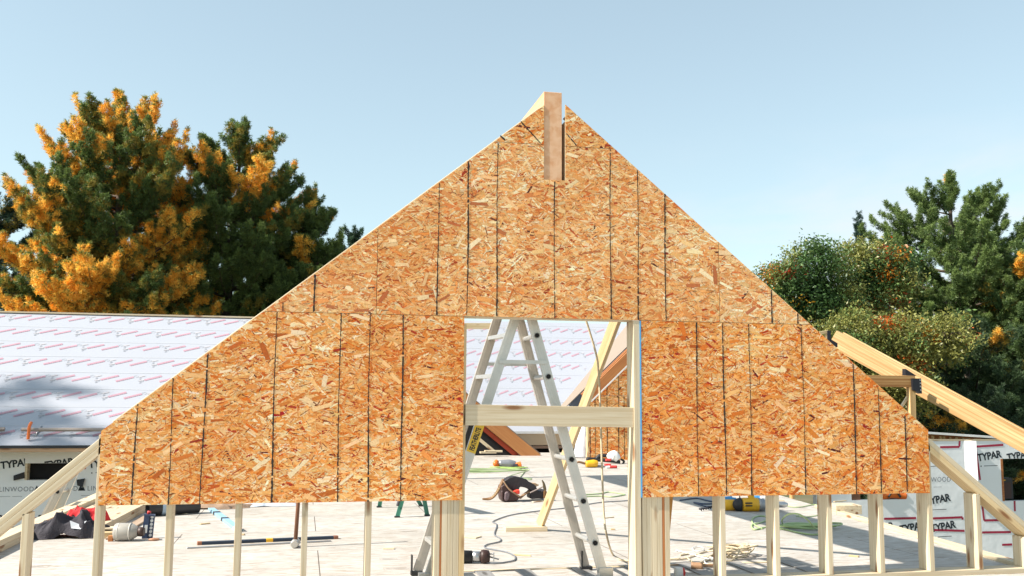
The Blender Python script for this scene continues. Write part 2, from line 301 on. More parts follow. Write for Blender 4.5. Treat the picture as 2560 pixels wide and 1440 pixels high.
# ------------------------------------------------------------------ the gable wall
def clip(poly, conv):
    out = poly
    n = len(conv)
    for i in range(n):
        a, b = conv[i], conv[(i+1) % n]; ex, ey = b[0]-a[0], b[1]-a[1]; inp = out; out = []
        if not inp: return []
        f = lambda p: ex*(p[1]-a[1])-ey*(p[0]-a[0])
        for k in range(len(inp)):
            p, q = inp[k], inp[(k+1) % len(inp)]; fp, fq = f(p), f(q)
            if fp >= 0: out.append(p)
            if (fp >= 0) != (fq >= 0):
                t = fp/(fp-fq); out.append((p[0]+(q[0]-p[0])*t, p[1]+(q[1]-p[1])*t))
    return out
OSB_PAL = np.array([[.80,.62,.38],[.76,.51,.26],[.74,.42,.17],[.71,.335,.105],[.67,.25,.062],[.58,.16,.032],[.40,.085,.017],[.15,.05,.017]])
def flakes(conv_pieces, density=1., tone=0., size=1.):
    """strands of an oriented strand board, each its own thin chip lying on the sheet; returns polygons (x, z), depths, colours"""
    P = []; D = []; C_ = []
    for conv in conv_pieces:
        c = np.array(conv); x0, z0 = c.min(0); x1, z1 = c.max(0); area = .5*abs(sum(c[i][0]*c[(i+1)%len(c)][1]-c[(i+1)%len(c)][0]*c[i][1] for i in range(len(c))))
        bb = (x1-x0)*(z1-z0)
        e0 = c; e1 = np.roll(c, -1, 0); ed = e1-e0
        for cls, (num, l0, l1, w0, w1, wts, sd) in enumerate([
            (2100, .06, .15, .013, .038, [3, 11, 26, 30, 19, 9, 2, 0], 30),
            (3800, .035, .1, .006, .016, [4, 13, 24, 27, 19, 9, 3, 1], 32),
            (4300, .016, .055, .0025, .007, [6, 11, 18, 22, 20, 12, 7, 4], 38),
            (80, .06, .14, .012, .032, [16, 22, 16, 12, 10, 14, 10, 0], 30),
            (1500, .012, .045, .0014, .0038, [5, 4, 4, 8, 14, 20, 24, 21], 40)]):
            n = int(num*bb*density/size**2)
            L_ = rng.uniform(l0, l1, n)*size*rng.choice([.7, 1, 1.15], n); W_ = rng.uniform(w0, w1, n)*size
            a = np.radians(rng.normal(0, sd, n)); cx = rng.uniform(x0-.05, x1+.05, n); cz = rng.uniform(z0-.05, z1+.05, n)
            wt = np.array(wts, float); 
            if tone: wt = wt*np.exp(tone*np.arange(8)*-1.0)
            ci = rng.choice(8, n, p=wt/wt.sum()); col = OSB_PAL[ci]*rng.uniform(.86, 1.12, (n, 1))*(1+rng.normal(0, .025, (n, 3)))
            sm = sum(np.sin(cx*f_*math.cos(t_)+cz*f_*math.sin(t_)+p_) for f_, t_, p_ in ((4.1, .4, 1), (6.7, 1.9, 3), (9.3, 2.7, 5), (2.3, 1.2, .5)))/2.6
            mean_ = np.array([.83, .41, .145])+tone*np.array([.3, .6, .55]); col = mean_+(col+(mean_-np.array([.73, .37, .135]))-mean_)*(1.35, 1.25, 1.05, 1.0, 1.2)[cls]
            col = col*(1+sm[:, None]*np.array([.06, .15, .26]))
            dep = rng.uniform(0, 1, n)*(.0011)+[0, .0004, .0006, .0009, .0009][cls]+.0002
            u = np.stack([np.cos(a), np.sin(a)], 1); v = np.stack([-np.sin(a), np.cos(a)], 1)
            k1 = rng.uniform(-.16, .16, (n, 4)); 
            hx = L_/2; hw = W_/2
            pts = np.stack([np.stack([cx, cz], 1)+u*(sx_*hx*(1+kk))[:, None]+v*(sw*hw*(1+kk2*1.2))[:, None] for sx_, sw, kk, kk2 in
                [(-1, -1, k1[:, 0], k1[:, 1]), (.1, -1.05, k1[:, 1], k1[:, 2]), (1, -.9, k1[:, 1], k1[:, 3]), (1.0, .9, k1[:, 2]*1.0, k1[:, 0]), (-.1, 1.05, k1[:, 3], k1[:, 2]), (-1, 1, k1[:, 3], k1[:, 1])]], 1)
            # inside test for all edges
            s = (ed[None, None, :, 0]*(pts[:, :, None, 1]-e0[None, None, :, 1])-ed[None, None, :, 1]*(pts[:, :, None, 0]-e0[None, None, :, 0]))
            inside = (s >= 0).all((1, 2)); outside = (s < 0).all(1).any(1)
            for i in np.nonzero(~outside)[0]:
                pg = [tuple(q) for q in pts[i]]
                if not inside[i]:
                    pg = clip(pg, conv)
                    if len(pg) < 3: continue
                P.append(pg); D.append(dep[i]); C_.append(np.clip(col[i], .01, .95))
    return P, D, C_
OSBM = attr_mat('oriented strand board', .62, spec=.3, noise=90)
CHALK = plain('black marker line', (.03, .02, .015), .8)
def osb_panel(name, pieces, Y0, thick, parent, lines=(), density=1., tone=0., size=1., linew=.0095, extra=None):
    """one sheet: body (front at Y0, facing -Y), loose strands on its face and ruled lines, all in one mesh"""
    verts = []; cnt = []; idx = []; tint = []; mi = []
    def poly(pts, col, m=0):
        b = len(verts); verts.extend(pts); cnt.append(len(pts)); idx.extend(range(b, b+len(pts))); tint.append(col); mi.append(m)
    for c in pieces:
        n = len(c)
        poly([(x, Y0, z) for x, z in c], (.55, .3, .1)); poly([(x, Y0+thick, z) for x, z in c[::-1]], (.46, .31, .16))
        for i in range(n):
            (xa, za), (xb, zb) = c[i], c[(i+1) % n]
            poly([(xa, Y0, za), (xa, Y0+thick, za), (xb, Y0+thick, zb), (xb, Y0, zb)], (.62, .5, .34))
    P, D, C_ = flakes(pieces, density, tone, size)
    for pg, d_, c in zip(P, D, C_): poly([(x, Y0-d_, z) for x, z in pg], c)
    for (xa, za, xb, zb) in lines:
        L_ = math.hypot(xb-xa, zb-za); n = max(3, int(L_/.012)); ux, uz = (xb-xa)/L_, (zb-za)/L_
        wob = 0; pts = []
        ph = random.uniform(0, 9)
        for k in range(n+1):
            t = k/n; wob = .0026*math.sin(t*L_*5+ph)+random.uniform(-.0014, .0014); w_ = linew/2*random.uniform(.5, 1.2)*(1+.35*math.sin(t*L_*3.3+ph*2))
            x = xa+(xb-xa)*t; z = za+(zb-za)*t
            pts.append(((x-uz*(wob-w_), z+ux*(wob-w_)), (x-uz*(wob+w_), z+ux*(wob+w_))))
        for k in range(n):
            if random.random() < .03: continue
            (p, q), (p2, q2) = pts[k], pts[k+1]
            poly([(p[0], Y0-.0032, p[1]), (p2[0], Y0-.0032, p2[1]), (q2[0], Y0-.0032, q2[1]), (q[0], Y0-.0032, q[1])], (.03, .02, .012), 1)
    me = np_mesh(name, verts, cnt, idx, [OSBM, CHALK], np.array(tint), mi)
    return link(bpy.data.objects.new(name, me), parent)

ZB = .60                                   # underside of the sheathing above the deck
LR = lambda x: ZB+.452+.807*(x+1.673)      # left and right rake
RR = lambda x: ZB+2.738-.8215*(x-1.299)
LX = lambda z: (z-ZB-.452)/.807-1.673
RX = lambda z: 1.299-(z-ZB-2.738)/.8215
gw = thing('gable_wall', 'large pointed gable wall of orange strand board with black ruled lines on bare studs', 'wall', (1.2, .08, 0))
g = .0016; S1 = ZB+1.2192; S2 = ZB+2.4384
def vline(px, y0, y1, px2=None):
    a = atY(px, y0, 0); b = atY(px2 or px, y1, 0); return (a[0], a[2], b[0], b[2])
LL = [vline(345, 1010, 1262, 329), vline(434, 945, 1262, 420), vline(519, 886, 1260, 500), vline(692, 780, 1257, 678), vline(852, 782, 1255, 843), vline(925, 784, 1254, 919), vline(1008, 787, 1252, 1002)]
osb_panel('sheathing_panel', [[(-1.668, ZB), (.592, ZB), (.592, S1-g), (LX(S1-g), S1-g), (-1.673, ZB+.452)]], 0, .0111, gw, LL, tone=-.02)
RL = [vline(1740, 806, 1240, 1746), vline(1806, 808, 1238, 1816), vline(1872, 810, 1238, 1880), vline(2003, 814, 1236, 2015), vline(2132, 910, 1235, 2142), vline(2195, 968, 1232, 2203), vline(2261, 1040, 1230, 2268)]
osb_panel('sheathing_panel', [[(1.845, ZB), (4.066, ZB), (4.072, ZB+.458), (RX(S1-g), S1-g), (1.845, S1-g)]], 0, .0111, gw, RL, tone=-.035)
IN8 = 8*.0254
def up(i): 
    x = i*IN8; return (x, S1+.004, x, min(LR(x), RR(x), S2)-.004)
osb_panel('sheathing_panel', [[(LX(S1+g), S1+g), (-g, S1+g), (-g, LR(-g))]], 0, .0111, gw, [up(-2), (LX(S1)+.12, S1+.004, LX(S1)+.12, S1+.06)], tone=.05)
nx0, nx1, nz = 1.142, 1.297, ZB+2.19
osb_panel('sheathing_panel', [[(g, S1+g), (nx0, S1+g), (nx0, S2-g), (LX(S2-g), S2-g), (g, LR(g))], [(nx0, S1+g), (nx1, S1+g), (nx1, nz), (nx0, nz)],
    [(nx1, S1+g), (2.4384-g, S1+g), (2.4384-g, RR(2.4384)), (RX(S2-g), S2-g), (nx1, S2-g)]], 0, .0111, gw, [up(2), up(3), up(4), (6*IN8, S1+.004, 6*IN8, nz-.01), up(8), up(9), up(10)], tone=.035)
osb_panel('sheathing_panel', [[(2.4384+g, S1+g), (RX(S1+g), S1+g), (2.4384+g, RR(2.4384+g))]], 0, .0111, gw, [up(14), up(15)], tone=.05)
osb_panel('sheathing_panel', [[(LX(S2+g), S2+g), (nx0, S2+g), (nx0, LR(nx0))]], 0, .0111, gw, [vline(1302, 303, 358, 1352), vline(1250, 340, 351, 1262)], tone=.0)
osb_panel('sheathing_panel', [[(nx1, S2+g), (RX(S2+g), S2+g), (nx1, RR(nx1))]], 0, .0111, gw, [vline(1416, 334, 364, 1441)], tone=.0)
# framing: 2x6 studs, front edge just behind the sheathing
F0, F1 = .0113, .1513; FM = (F0+F1)/2
def stud(x, z0, z1, mat_=None, w=.038, name='stud', dep=(F0, F1), tilt=0):
    return board(name, (x+tilt, (dep[0]+dep[1])/2, z0), (x, (dep[0]+dep[1])/2, z1), w, dep[1]-dep[0], mat_ or LUM, gw, up=(0, 1, 0))
xs_left = [float(atY(px, 1330, F0)[0]) for px in (421, 594, 761, 921)]
def topz(x): return min(LR(x), RR(x))-.09
PLT = .0382
for x in xs_left: stud(x, PLT, topz(x))
xl = float(atY(240, 1380, F0)[0]); stud(xl, PLT, ZB+.43)
lp0, lp1 = atY(0, 1296, F0), atY(254, 1092, F0)             # sloping plates beyond the sheathing
rp0, rp1 = atY(2323, 1096, F0), atY(2560, 1303, F0)
xf = float(atY(57, 1400, F0)[0]); lsl = (lp1[2]-lp0[2])/(lp1[0]-lp0[0]); stud(xf, PLT, lp0[2]+(xf-lp0[0])*lsl-.1)
for x in (2.44, 2.851, 3.26, 3.669, 4.072): stud(x, PLT, min(topz(x), ZB+1.5) if x < 4.06 else ZB+.36)
rsl = (rp1[2]-rp0[2])/(rp1[0]-rp0[0])
for x in (4.474, 4.878, 5.28): stud(x, PLT, rp0[2]+(x-rp0[0])*rsl-.1)
def plates(a, b, sgn):
    d = V(b)-V(a); d.y = 0; d.normalize(); n = Vector((-d.z, 0, d.x)); n = n if n.z > 0 else -n
    for k, e in ((0, 0), (1, 0)):
        off = n*(-.019-.0385*k); a2 = V(a)+off; b2 = V(b)+off; a2.y = b2.y = FM
        board('top_plate', a2, b2, F1-F0, .038, LUM if k == 0 else LUMY if sgn > 0 else LUM, gw, up=n)
lout = V(lp0)-(V(lp1)-V(lp0)); rout = V(rp1)+(V(rp1)-V(rp0))*1.2
plates(lout, lp1, -1); plates(rp0, rout, 1)
board('bottom_plate', (-3.2, FM, .019), (5.6, FM, .019), F1-F0, .038, LUM, gw)
# cripple packs either side of the opening
x = .410
for w_, m_ in ((.037, LUM), (.011, LVLO), (.037, LUM), (.037, LUM), (.037, LUM), (.037, LUMY)):
    stud(x+w_/2, PLT, S1-.05, m_, w_, dep=(F0, F1-.004*random.random())); x += w_+.001
x = 1.847
for w_, m_ in ((.032, LUM), (.037, LUM), (.037, LUM), (.036, LUM), (.017, LVLO), (.036, LUM)):
    stud(x+w_/2, PLT, S1-.05, m_, w_, dep=(F0, F1-.004*random.random())); x += w_+.001
tr = stud(1.814, PLT, S1-.001, LUM, .046, 'trimmer_stud', dep=(F0-.009, F1))
bs = MB().box((1.8375, -.004, ZB-.002), (1.8445, .011, S1-.002)).build('edge_seal', BLUE, gw)
bs['label'] = 'blue painted board edge beside the opening'
board('opening_crosspiece', (.594, F0+.019, 1.159), (1.79, F0+.019, 1.1435), .038, .139, LUM, gw)
for a, b, z in ((LX(S1)+.08, .592, S1), (1.84, RX(S1)-.08, S1), (LX(S2)+.08, nx0-.01, S2), (nx1+.01, RX(S2)-.08, S2)): MB().box((a, .0113, z-.03), (b, .0190, z+.03)).build('seam_backing', LUM, gw)
for x_ in (0., 2.4384): MB().box((x_-.03, .0113, S1+.031), (x_+.03, .0190, min(LR(x_), RR(x_))-.02)).build('seam_backing', LUM, gw)
# sloping rake studs behind the sheathing (seen at the notch and from the side)
board('rake_plate', (-1.6, FM, LR(-1.6)-.014), (1.12, FM, LR(1.12)-.014), F1-F0, .038, LUM, gw)
board('rake_plate', (1.33, FM, RR(1.33)-.02), (4.0, FM, RR(4.0)-.02), F1-F0, .038, LUM, gw)
for x in (0.0, .81, 2.03): stud(x, S1+.05, topz(x))
stud(nx0-.021, 2.0, topz(nx0-.03)); stud(nx1+.021, 2.0, topz(nx1+.03)); stud(1.22, S1+.05, nz-.01, w=.13)
board('rim_header', (.6, FM, S1+.0675), (1.79, FM, S1+.0675), F1-F0-.01, .14, LUM, gw)

# the ridge beam standing in the notch and running back
rb = thing('ridge_beam', 'heavy laminated ridge beam slotted into the peak of the gable wall', 'beam', (1.2075, .0, 2.79))
board('beam', (1.2075, .004, 3.108), (1.2075, 9.25, 3.108), .131, .634, wood('stained glue laminated timber', (.86, .53, .32, 1), (.74, .38, .19, 1), (.3, .1, .04, 1), knots=False, gscale=.3), rb)
pp = thing('support_post', 'pale post holding up the far end of the ridge beam', 'post', (1.2075, 9.15, 0))
board('post', (1.2075, 9.15, .006), (1.2075, 9.15, 2.789), .13, .13, LUM, pp, up=(0, 1, 0)); MB().box((1.08, 9.02, .0), (1.335, 9.28, .006)).build('base_plate', STEEL, pp)
# ------------------------------------------------------------------ lettering
_fc = {}
def text_polys(txt, bold=0., shear=0., sp=1.):
    """letter outlines as a flat mesh: verts (x, y), faces; cap height about .7"""
    key = (txt, bold, shear, sp)
    if key in _fc: return _fc[key]
    cu = bpy.data.curves.new('letters', 'FONT'); cu.body = txt; cu.size = 1; cu.offset = bold; cu.shear = shear; cu.space_character = sp; cu.fill_mode = 'FRONT'; cu.resolution_u = 3
    o = bpy.data.objects.new('letters', cu); COL.objects.link(o)
    dg = bpy.context.evaluated_depsgraph_get(); me = bpy.data.meshes.new_from_object(o.evaluated_get(dg))
    r = ([(v.co.x, v.co.y) for v in me.vertices], [list(p.vertices) for p in me.polygons])
    bpy.data.objects.remove(o); bpy.data.curves.remove(cu); bpy.data.meshes.remove(me)
    _fc[key] = r; return r
class Print(MB):
    """flat marks on a surface given by origin, unit vectors u (right) and v (up), and the outward normal"""
    def __init__(s, o, u, v, off=.004):
        super().__init__(); s.o = V(o); s.u = V(u).normalized(); s.w = V(v).normalized(); s.n = s.u.cross(s.w); s.off = off
    def P(s, a, b): return tuple(s.o+s.u*a+s.w*b+s.n*s.off)
    def poly(s, pts, m=0): return s.add([s.P(*p) for p in pts], [list(range(len(pts)))], m)
    def text(s, txt, a, b, h, m=0, rot=0., bold=0., shear=0., sp=1., sx=1., keep=None):
        vs, fs = text_polys(txt, bold, shear, sp); k = h/.7; c, n_ = math.cos(rot), math.sin(rot)
        P = [(a+(x*k*sx)*c-(y*k)*n_, b+(x*k*sx)*n_+(y*k)*c) for x, y in vs]
        out = []
        for f in fs:
            pg = [P[i] for i in f]
            if keep: pg = keep(pg)
            if pg and len(pg) > 2: s.poly(pg, m)
    def line(s, a0, b0, a1, b1, w, m=0):
        L_ = math.hypot(a1-a0, b1-b0); x, y = -(b1-b0)/L_*w/2, (a1-a0)/L_*w/2
        s.poly([(a0+x, b0+y), (a0-x, b0-y), (a1-x, b1-y), (a1+x, b1+y)], m)
    def chain(s, pts, w, m=0, close=False):
        q = list(pts)+([pts[0]] if close else [])
        for p, r in zip(q, q[1:]): s.line(*p, *r, w, m)
def clip_above(zc, below=False):
    def f(pg):
        return clip(pg, [(-99, zc), (99, zc), (99, zc+99), (-99, zc+99)] if not below else [(-99, zc-99), (99, zc-99), (99, zc), (-99, zc)])
    return f
def wrap_marks(pr, a0, a1, rows, per, kx, keepfn=None, bold=.035, lm=3):
    """the wrap's repeated print: TYPAR with a small house outline, LINWOOD with two firs"""
    for kind, b, ph in rows:
        a = a0+ph
        while a < a1:
            kp = keepfn(a, b) if keepfn else None
            if kp == 'skip': a += per; continue
            if kind == 'T':
                pr.text('TYPAR', a, b, .125*kx, 0, .14, bold, 0, .97, .95, kp)
                h = .052*kx; ca, cb = a-.105*kx, b+.03*kx
                if not kp:
                    pr.chain([(ca-h, cb-h*1.1), (ca-h*1.05, cb+h*.45), (ca, cb+h*1.45), (ca+h*1.05, cb+h*.7), (ca+h, cb-h*.8)], .011*kx, 1, True)
                    pr.chain([(ca-h*.55, cb+.1*h), (ca, cb+.75*h), (ca+h*.6, cb+.2*h), (ca+h*.55, cb-.5*h)], .009*kx, 1)
                    pr.poly([(a+.045*kx, b-.10*kx), (a+.067*kx, b-.10*kx), (a+.067*kx, b-.078*kx), (a+.045*kx, b-.078*kx)], 0)
                    pr.line(a+.12*kx, b-.085*kx, a+.40*kx, b-.079*kx, .010*kx, 0)
            else:
                pr.text('LINWOOD', a, b, .085*kx, 2, .0, .0, 0, 1.12, .92, kp)
                for q, hh in ((-.115, .10), (-.075, .075)):
                    pr.poly([(a+(q-.045)*kx, b), (a+(q+.045)*kx, b), (a+(q+.004)*kx, b+hh*kx), (a+(q-.004)*kx, b+hh*kx)], 0)
                pr.line(a-.1*kx, b-.09*kx, a+.2*kx, b-.09*kx, .006*kx, 2); pr.line(a+.23*kx, b-.09*kx, a+.4*kx, b-.09*kx, .006*kx, 2)
            a += per
WRAP = plain('white house wrap', WRAPC, .38, bump=.5, bscale=5, vary=.04, vscale=1.2)
UNDER = plain('white roof underlayment', UNDERC, .5, bump=.12, bscale=9, vary=.03, vscale=1.5)
def under_marks(pr, u0, u1, v0, v1, row, per, inside, k=1.):
    """printed bands on the roofing felt: pairs of slanting bars of letters with a square mark at one end"""
    j = 0; v = v0+row*.5
    while v < v1:
        pr_v = v; u = u0+((j*.37) % 1)*per*.5
        while u < u1:
            for q, (du, flip) in enumerate(((0, 0), (per*.47, 1))):
                uu = u+du
                if inside(uu, pr_v) and inside(uu+.3*k, pr_v+.12*k) and inside(uu, pr_v-.1*k):
                    a = .52; c, s_ = math.cos(a), math.sin(a)
                    def at_(x, y, uu=uu, c=c, s_=s_): return (uu+(x*c-y*s_)*k, pr_v-.07*k+(x*s_+y*c)*k)
                    xs = .085 if not flip else 0
                    n_ = 9
                    for t in range(n_):
                        x = xs+t*.031; hgt = .05
                        pr.poly([at_(x, 0), at_(x+.027, 0), at_(x+.027, hgt*.5), at_(x, hgt*.5)], 0)
                        pr.poly([at_(x+.003, hgt*.58), at_(x+.029, hgt*.58), at_(x+.029, hgt), at_(x+.003, hgt)], 0)
                    x = -.0 if not flip else n_*.031+.012
                    pr.chain([at_(x, .02), at_(x, .048), at_(x+.05, .048)], .0055*k, 1); pr.chain([at_(x+.055, .02), at_(x+.055, -.006), at_(x+.01, -.006)], .0055*k, 1)
                    # the small grey line of print above or below
                    y0 = .14 if not flip else -.15; x0 = .05 if not flip else .30
                    for t in range(4): pr.poly([at_(x0+t*.024, y0), at_(x0+t*.024+.02, y0), at_(x0+t*.024+.02, y0+.03), at_(x0+t*.024, y0+.03)], 2)
                    pr.poly([at_(x0-.02, y0-.05), at_(x0+.015, y0-.05), at_(x0+.015, y0-.038), at_(x0-.02, y0-.038)], 1)
            u += per
        j += 1; v += row

# ------------------------------------------------------------------ the wrapped house at the left
WY = 9.0; EY = 8.55; RY = 12.2
eL = atY(100, 1113, EY); ez = float(eL[2]); rz_ = float(atY(320, 787.5, RY)[2])
HX0, HX1 = -12., -1.1
house = thing('wrapped_house', 'low house at left with white printed roof underlayment and printed house wrap walls', 'house', (-6, WY, GZ))
hx = [float(atY(63, 1160, WY)[0]), float(atY(194, 1160, WY)[0])]; hz = [float(atY(120, 1200, WY)[2]), float(atY(120, 1158, WY)[2])]
wz = float(atY(100, 1129, WY)[2])+.06
wm = MB()
wm.box((HX0, WY, GZ), (hx[0], WY+.15, wz)); wm.box((hx[1], WY, GZ), (HX1, WY+.15, wz)); wm.box((hx[0], WY, GZ), (hx[1], WY+.15, hz[0])); wm.box((hx[0], WY, hz[1]), (hx[1], WY+.15, wz))
wall = wm.build('wrapped_wall', WRAP, house)
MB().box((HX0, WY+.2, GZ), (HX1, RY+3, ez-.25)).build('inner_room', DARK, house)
for q in (hx[0], hx[1]-.03): MB().box((q, WY+.005, hz[0]), (q+.03, WY+.16, hz[1])).build('window_jamb', LUM, house)
MB().add([(hx[0]-.14, WY-.03, hz[0]+.07), (hx[0], WY-.008, hz[0]+.12), (hx[0]+.01, WY-.008, hz[0]+.03), (hx[0]-.13, WY-.05, hz[0])], [(0, 1, 2, 3), (3, 2, 1, 0)]).build('wrap_flap', BLACK, wall)
MB().add([(hx[1], WY-.01, hz[0]), (hx[1]+.12, WY-.03, hz[0]+.02), (hx[1]+.1, WY-.06, hz[0]-.1), (hx[1]+.02, WY-.05, hz[0]-.08)], [(0, 1, 2, 3), (3, 2, 1, 0)]).build('wrap_flap', BLACK, wall)
pr = Print((0, WY, 0), (1, 0, 0), (0, 0, 1))
tx = float(atY(2, 1172, WY)[0]); tz = float(atY(2, 1172, WY)[2]); per = float(atY(113, 1172, WY)[0])-tx; t2 = float(atY(2, 1307, WY)[2]); lz = float(atY(2, 1229, WY)[2]); lx = float(atY(-3, 1229, WY)[0])
kx = (float(atY(64, 1160, WY)[0])-tx)/.415
def keepL(a, b):
    if abs(b-tz) < .01 and hx[0]-.05 < a < hx[1]: return clip_above(hz[1]+.004)
    if abs(b-tz) < .01 and hx[0]-.45*kx < a <= hx[0]-.05: return lambda pg: clip(pg, [(-99, -99), (hx[0]-.005, -99), (hx[0]-.005, 99), (-99, 99)])
    return None
wrap_marks(pr, tx-3*per, -1.6, [('T', tz, 0), ('L', lz, lx-tx), ('T', t2, per*.02-.05)], per, kx, keepL)
pr.build('wrap_lettering', [INK, INKR, INKG], wall)
# roof
su = Vector((0, RY-EY, rz_-ez)); SL = su.length; su.normalize()
rf = MB(); rf.prism([(HX0, EY, ez), (HX1, EY, ez), (HX1, RY, rz_), (HX0, RY, rz_)], (0, .0, -.03)); rf.prism([(HX0, RY, rz_), (HX1, RY, rz_), (HX1, 2*RY-EY, ez), (HX0, 2*RY-EY, ez)], (0, 0, -.03)); roof = rf.build('roof_underlayment', UNDER, house)
pm = Print((0, EY, ez), (1, 0, 0), su, .006)
under_marks(pm, -9.0, HX1, .02, SL-.05, SL/8., .66, lambda u, v: HX0 < u < HX1-.05 and .05 < v < SL-.05, 1.02)
for q in range(1, 8):
    pts = [(HX0+.01+k*.25, SL/8*q-.02+.004*math.sin(k*.9+q)) for k in range(int((HX1-HX0)/.25))]; pm.chain(pts, .008, 3)
pm.build('underlayment_print', [INKP, INKG, plain('pale grey print', (.42, .4, .42), .7), plain('pale lap seam', (.5, .51, .53), .7)], roof)  # course seams drawn in one even pale grey
MB().box((HX0, EY-.012, ez-.042), (HX1, EY+.0, ez-.004)).build('drip_edge', plain('black drip edge', (.02, .022, .03), .35), house)
board('fascia_board', (HX0, EY+.02, ez-.069), (HX1, EY+.02, ez-.069), .035, .052, wood('tan fascia', (.58, .38, .24, 1), (.46, .28, .16, 1), (.3, .15, .07, 1)), house)
MB().box((HX0, EY+.04, ez-.094), (HX1, WY, ez-.084)).build('soffit', PLY, house)
MB().box((HX0, RY-.06, rz_-.01), (HX1, RY+.06, rz_+.018)).build('ridge_cap', LUM, house)
# toe board standing on the roof
def on_roof(px, py, off=0):
    # sight line met with the roof plane
    n = Vector((1, 0, 0)).cross(su); d = V(ray(px, py)); o = V(CAM); p0 = Vector((0, EY, ez)); t = (p0-o).dot(n)/d.dot(n); return o+d*t+n*off
a_, b_ = on_roof(55, 1086), on_roof(262, 1086)
tb = thing('roof_toe_board', 'long thin grey plank held near the roof edge by an orange strap', 'plank', a_)
nn = Vector((1, 0, 0)).cross(su)
board('plank', a_+nn*.08, b_+nn*.08+Vector((1.2, 0, 0)), .05, .035, wood('weathered plank', (.35, .3, .26, 1), (.22, .18, .16, 1), (.1, .06, .04, 1)), tb, up=nn)
s0 = on_roof(76, 1090); st = MB(); st.tube(smooth_pts([s0+nn*.16+su*.1, s0+nn*.165, s0+nn*.1-su*.06, s0+nn*.02-su*.12]), .022, 6); st.build('strap', ORG, tb)
br_ = MB(); br_.tube([s0+Vector((.06, 0, 0)), s0+Vector((.1, 0, 0))+su*.22+nn*.02], .014, 6); br_.build('bracket', STEEL, tb)
a2, b2 = on_roof(-120, 1084), on_roof(13, 1082); tb2 = thing('roof_toe_board', 'end of a second grey plank on the roof at the left picture edge', 'plank', a2)
board('plank', a2+nn*.06, b2+nn*.06, .06, .04, wood('weathered plank brown', (.3, .25, .22, 1), (.18, .15, .13, 1), (.1, .06, .04, 1)), tb2, up=nn)

# ------------------------------------------------------------------ the wrapped wall at the right (turned a little away from the sun)
RW0 = Vector((14.0, 14.0, 0)); ra = math.radians(1)
ru = Vector((math.cos(ra), math.sin(ra), 0)); rn = ru.cross(Vector((0, 0, 1)))
def rw(px, py):
    n = Vector((math.sin(ra), -math.cos(ra), 0)); d = V(ray(px, py)); o = V(CAM); t = (RW0-o).dot(n)/d.dot(n); p = o+d*t; r = p-RW0; return (r.dot(ru), r.z)
rwall = thing('wrapped_wall', 'long low wall at right in creased white printed wrap edged with red tape', 'wall', (RW0.x, RW0.y, GZ))
ht = rw(2430, 1102)[1]; A0, A1 = rw(2040, 1200)[0], rw(2900, 1200)[0]
w1 = [rw(2501, 1147), rw(2700, 1249)]; w2 = [rw(2128, 1215), rw(2266, 1248)]
def rwbox(mb, a0, a1, b0, b1, d0, d1, m=0):
    pts = [RW0+ru*a0-rn*d0, RW0+ru*a1-rn*d0, RW0+ru*a1-rn*d1, RW0+ru*a0-rn*d1]
    # outward normal rn points to the camera side
    mb.prism([(p.x, p.y, b0) for p in pts], (0, 0, b1-b0), m)
m_ = MB()
x0_, x1_ = w2[0][0], w2[1][0]; z0_, z1_ = w2[1][1], w2[0][1]; X0_, X1_ = w1[0][0], w1[1][0]; Z0_, Z1_ = w1[1][1], w1[0][1]
rwbox(m_, A0, x0_, GZ, ht, 0, .15); rwbox(m_, x0_, x1_, GZ, z0_, 0, .15); rwbox(m_, x0_, x1_, z1_, ht, 0, .15); rwbox(m_, x1_, X0_, GZ, ht, 0, .15); rwbox(m_, X0_, X1_, GZ, Z0_, 0, .15); rwbox(m_, X0_, X1_, Z1_, ht, 0, .15); rwbox(m_, X1_, A1, GZ, ht, 0, .15)
rww = m_.build('wrap', plain('creased house wrap', WRAPC, .22, bump=1.0, bscale=3.2, vary=.04, vscale=1.0), rwall)
jm = MB(); rwbox(jm, X0_, X0_+.06, Z0_, Z1_, -.004, .16); jm.build('window_jamb', LVLO, rwall)
jm = MB(); rwbox(jm, A0, A1, ht, ht+.038, -.01, .16); jm.build('top_plate', LUM, rwall)
# narrow return of the wall that faces the sun
c0, c1 = rw(2411, 1150)[0], rw(2431, 1150)[0]
cm = MB(); pc = [RW0+ru*(c0)+rn*.004, RW0+ru*c1+rn*.004, RW0+ru*(c1)+rn*.16]; cm.prism([(p.x, p.y, -.9) for p in pc], (0, 0, ht+.9)); cm.build('corner_return', WRAP, rwall)
rp = Print((RW0.x, RW0.y, 0), ru, (0, 0, 1), .005)
q0 = rw(2445, 1153); q1 = rw(2493, 1150); kr = (q1[0]-q0[0])/.40
perR = (rw(2380, 1153)[0]-rw(2304, 1153)[0])
tzR = q0[1]; lzR = rw(2450, 1203)[1]; t2R = rw(2300, 1263)[1]; l2R = rw(2300, 1331)[1]
def keepR(a, b):
    if X0_-.42*kr < a < X0_: return 'skip'
    if a > X0_ and b > Z0_-.1: 
        return clip_above(Z1_+.004) if abs(b-tzR) < .01 else 'skip'
    if x0_-.4*kr < a < x1_ and z0_-.13*kr < b < z1_+.1: return 'skip'
    if c0-.4*kr < a < c1: return 'skip'
    return None
offR = q0[0]-A0; offR -= int(offR/perR)*perR
t2o = rw(2238, 1260)[0]-A0; t2o -= int(t2o/perR)*perR; lo = rw(2455, 1203)[0]-A0; lo -= int(lo/perR)*perR; l2o = rw(2405, 1331)[0]-A0; l2o -= int(l2o/perR)*perR
wrap_marks(rp, A0, A1, [('T', tzR, offR), ('L', lzR, lo), ('T', t2R-.0, t2o), ('T', l2R, l2o)], perR, kr, keepR)
def tp(pts, w_=.05): rp.chain([rw(*p) for p in pts], w_, 3)
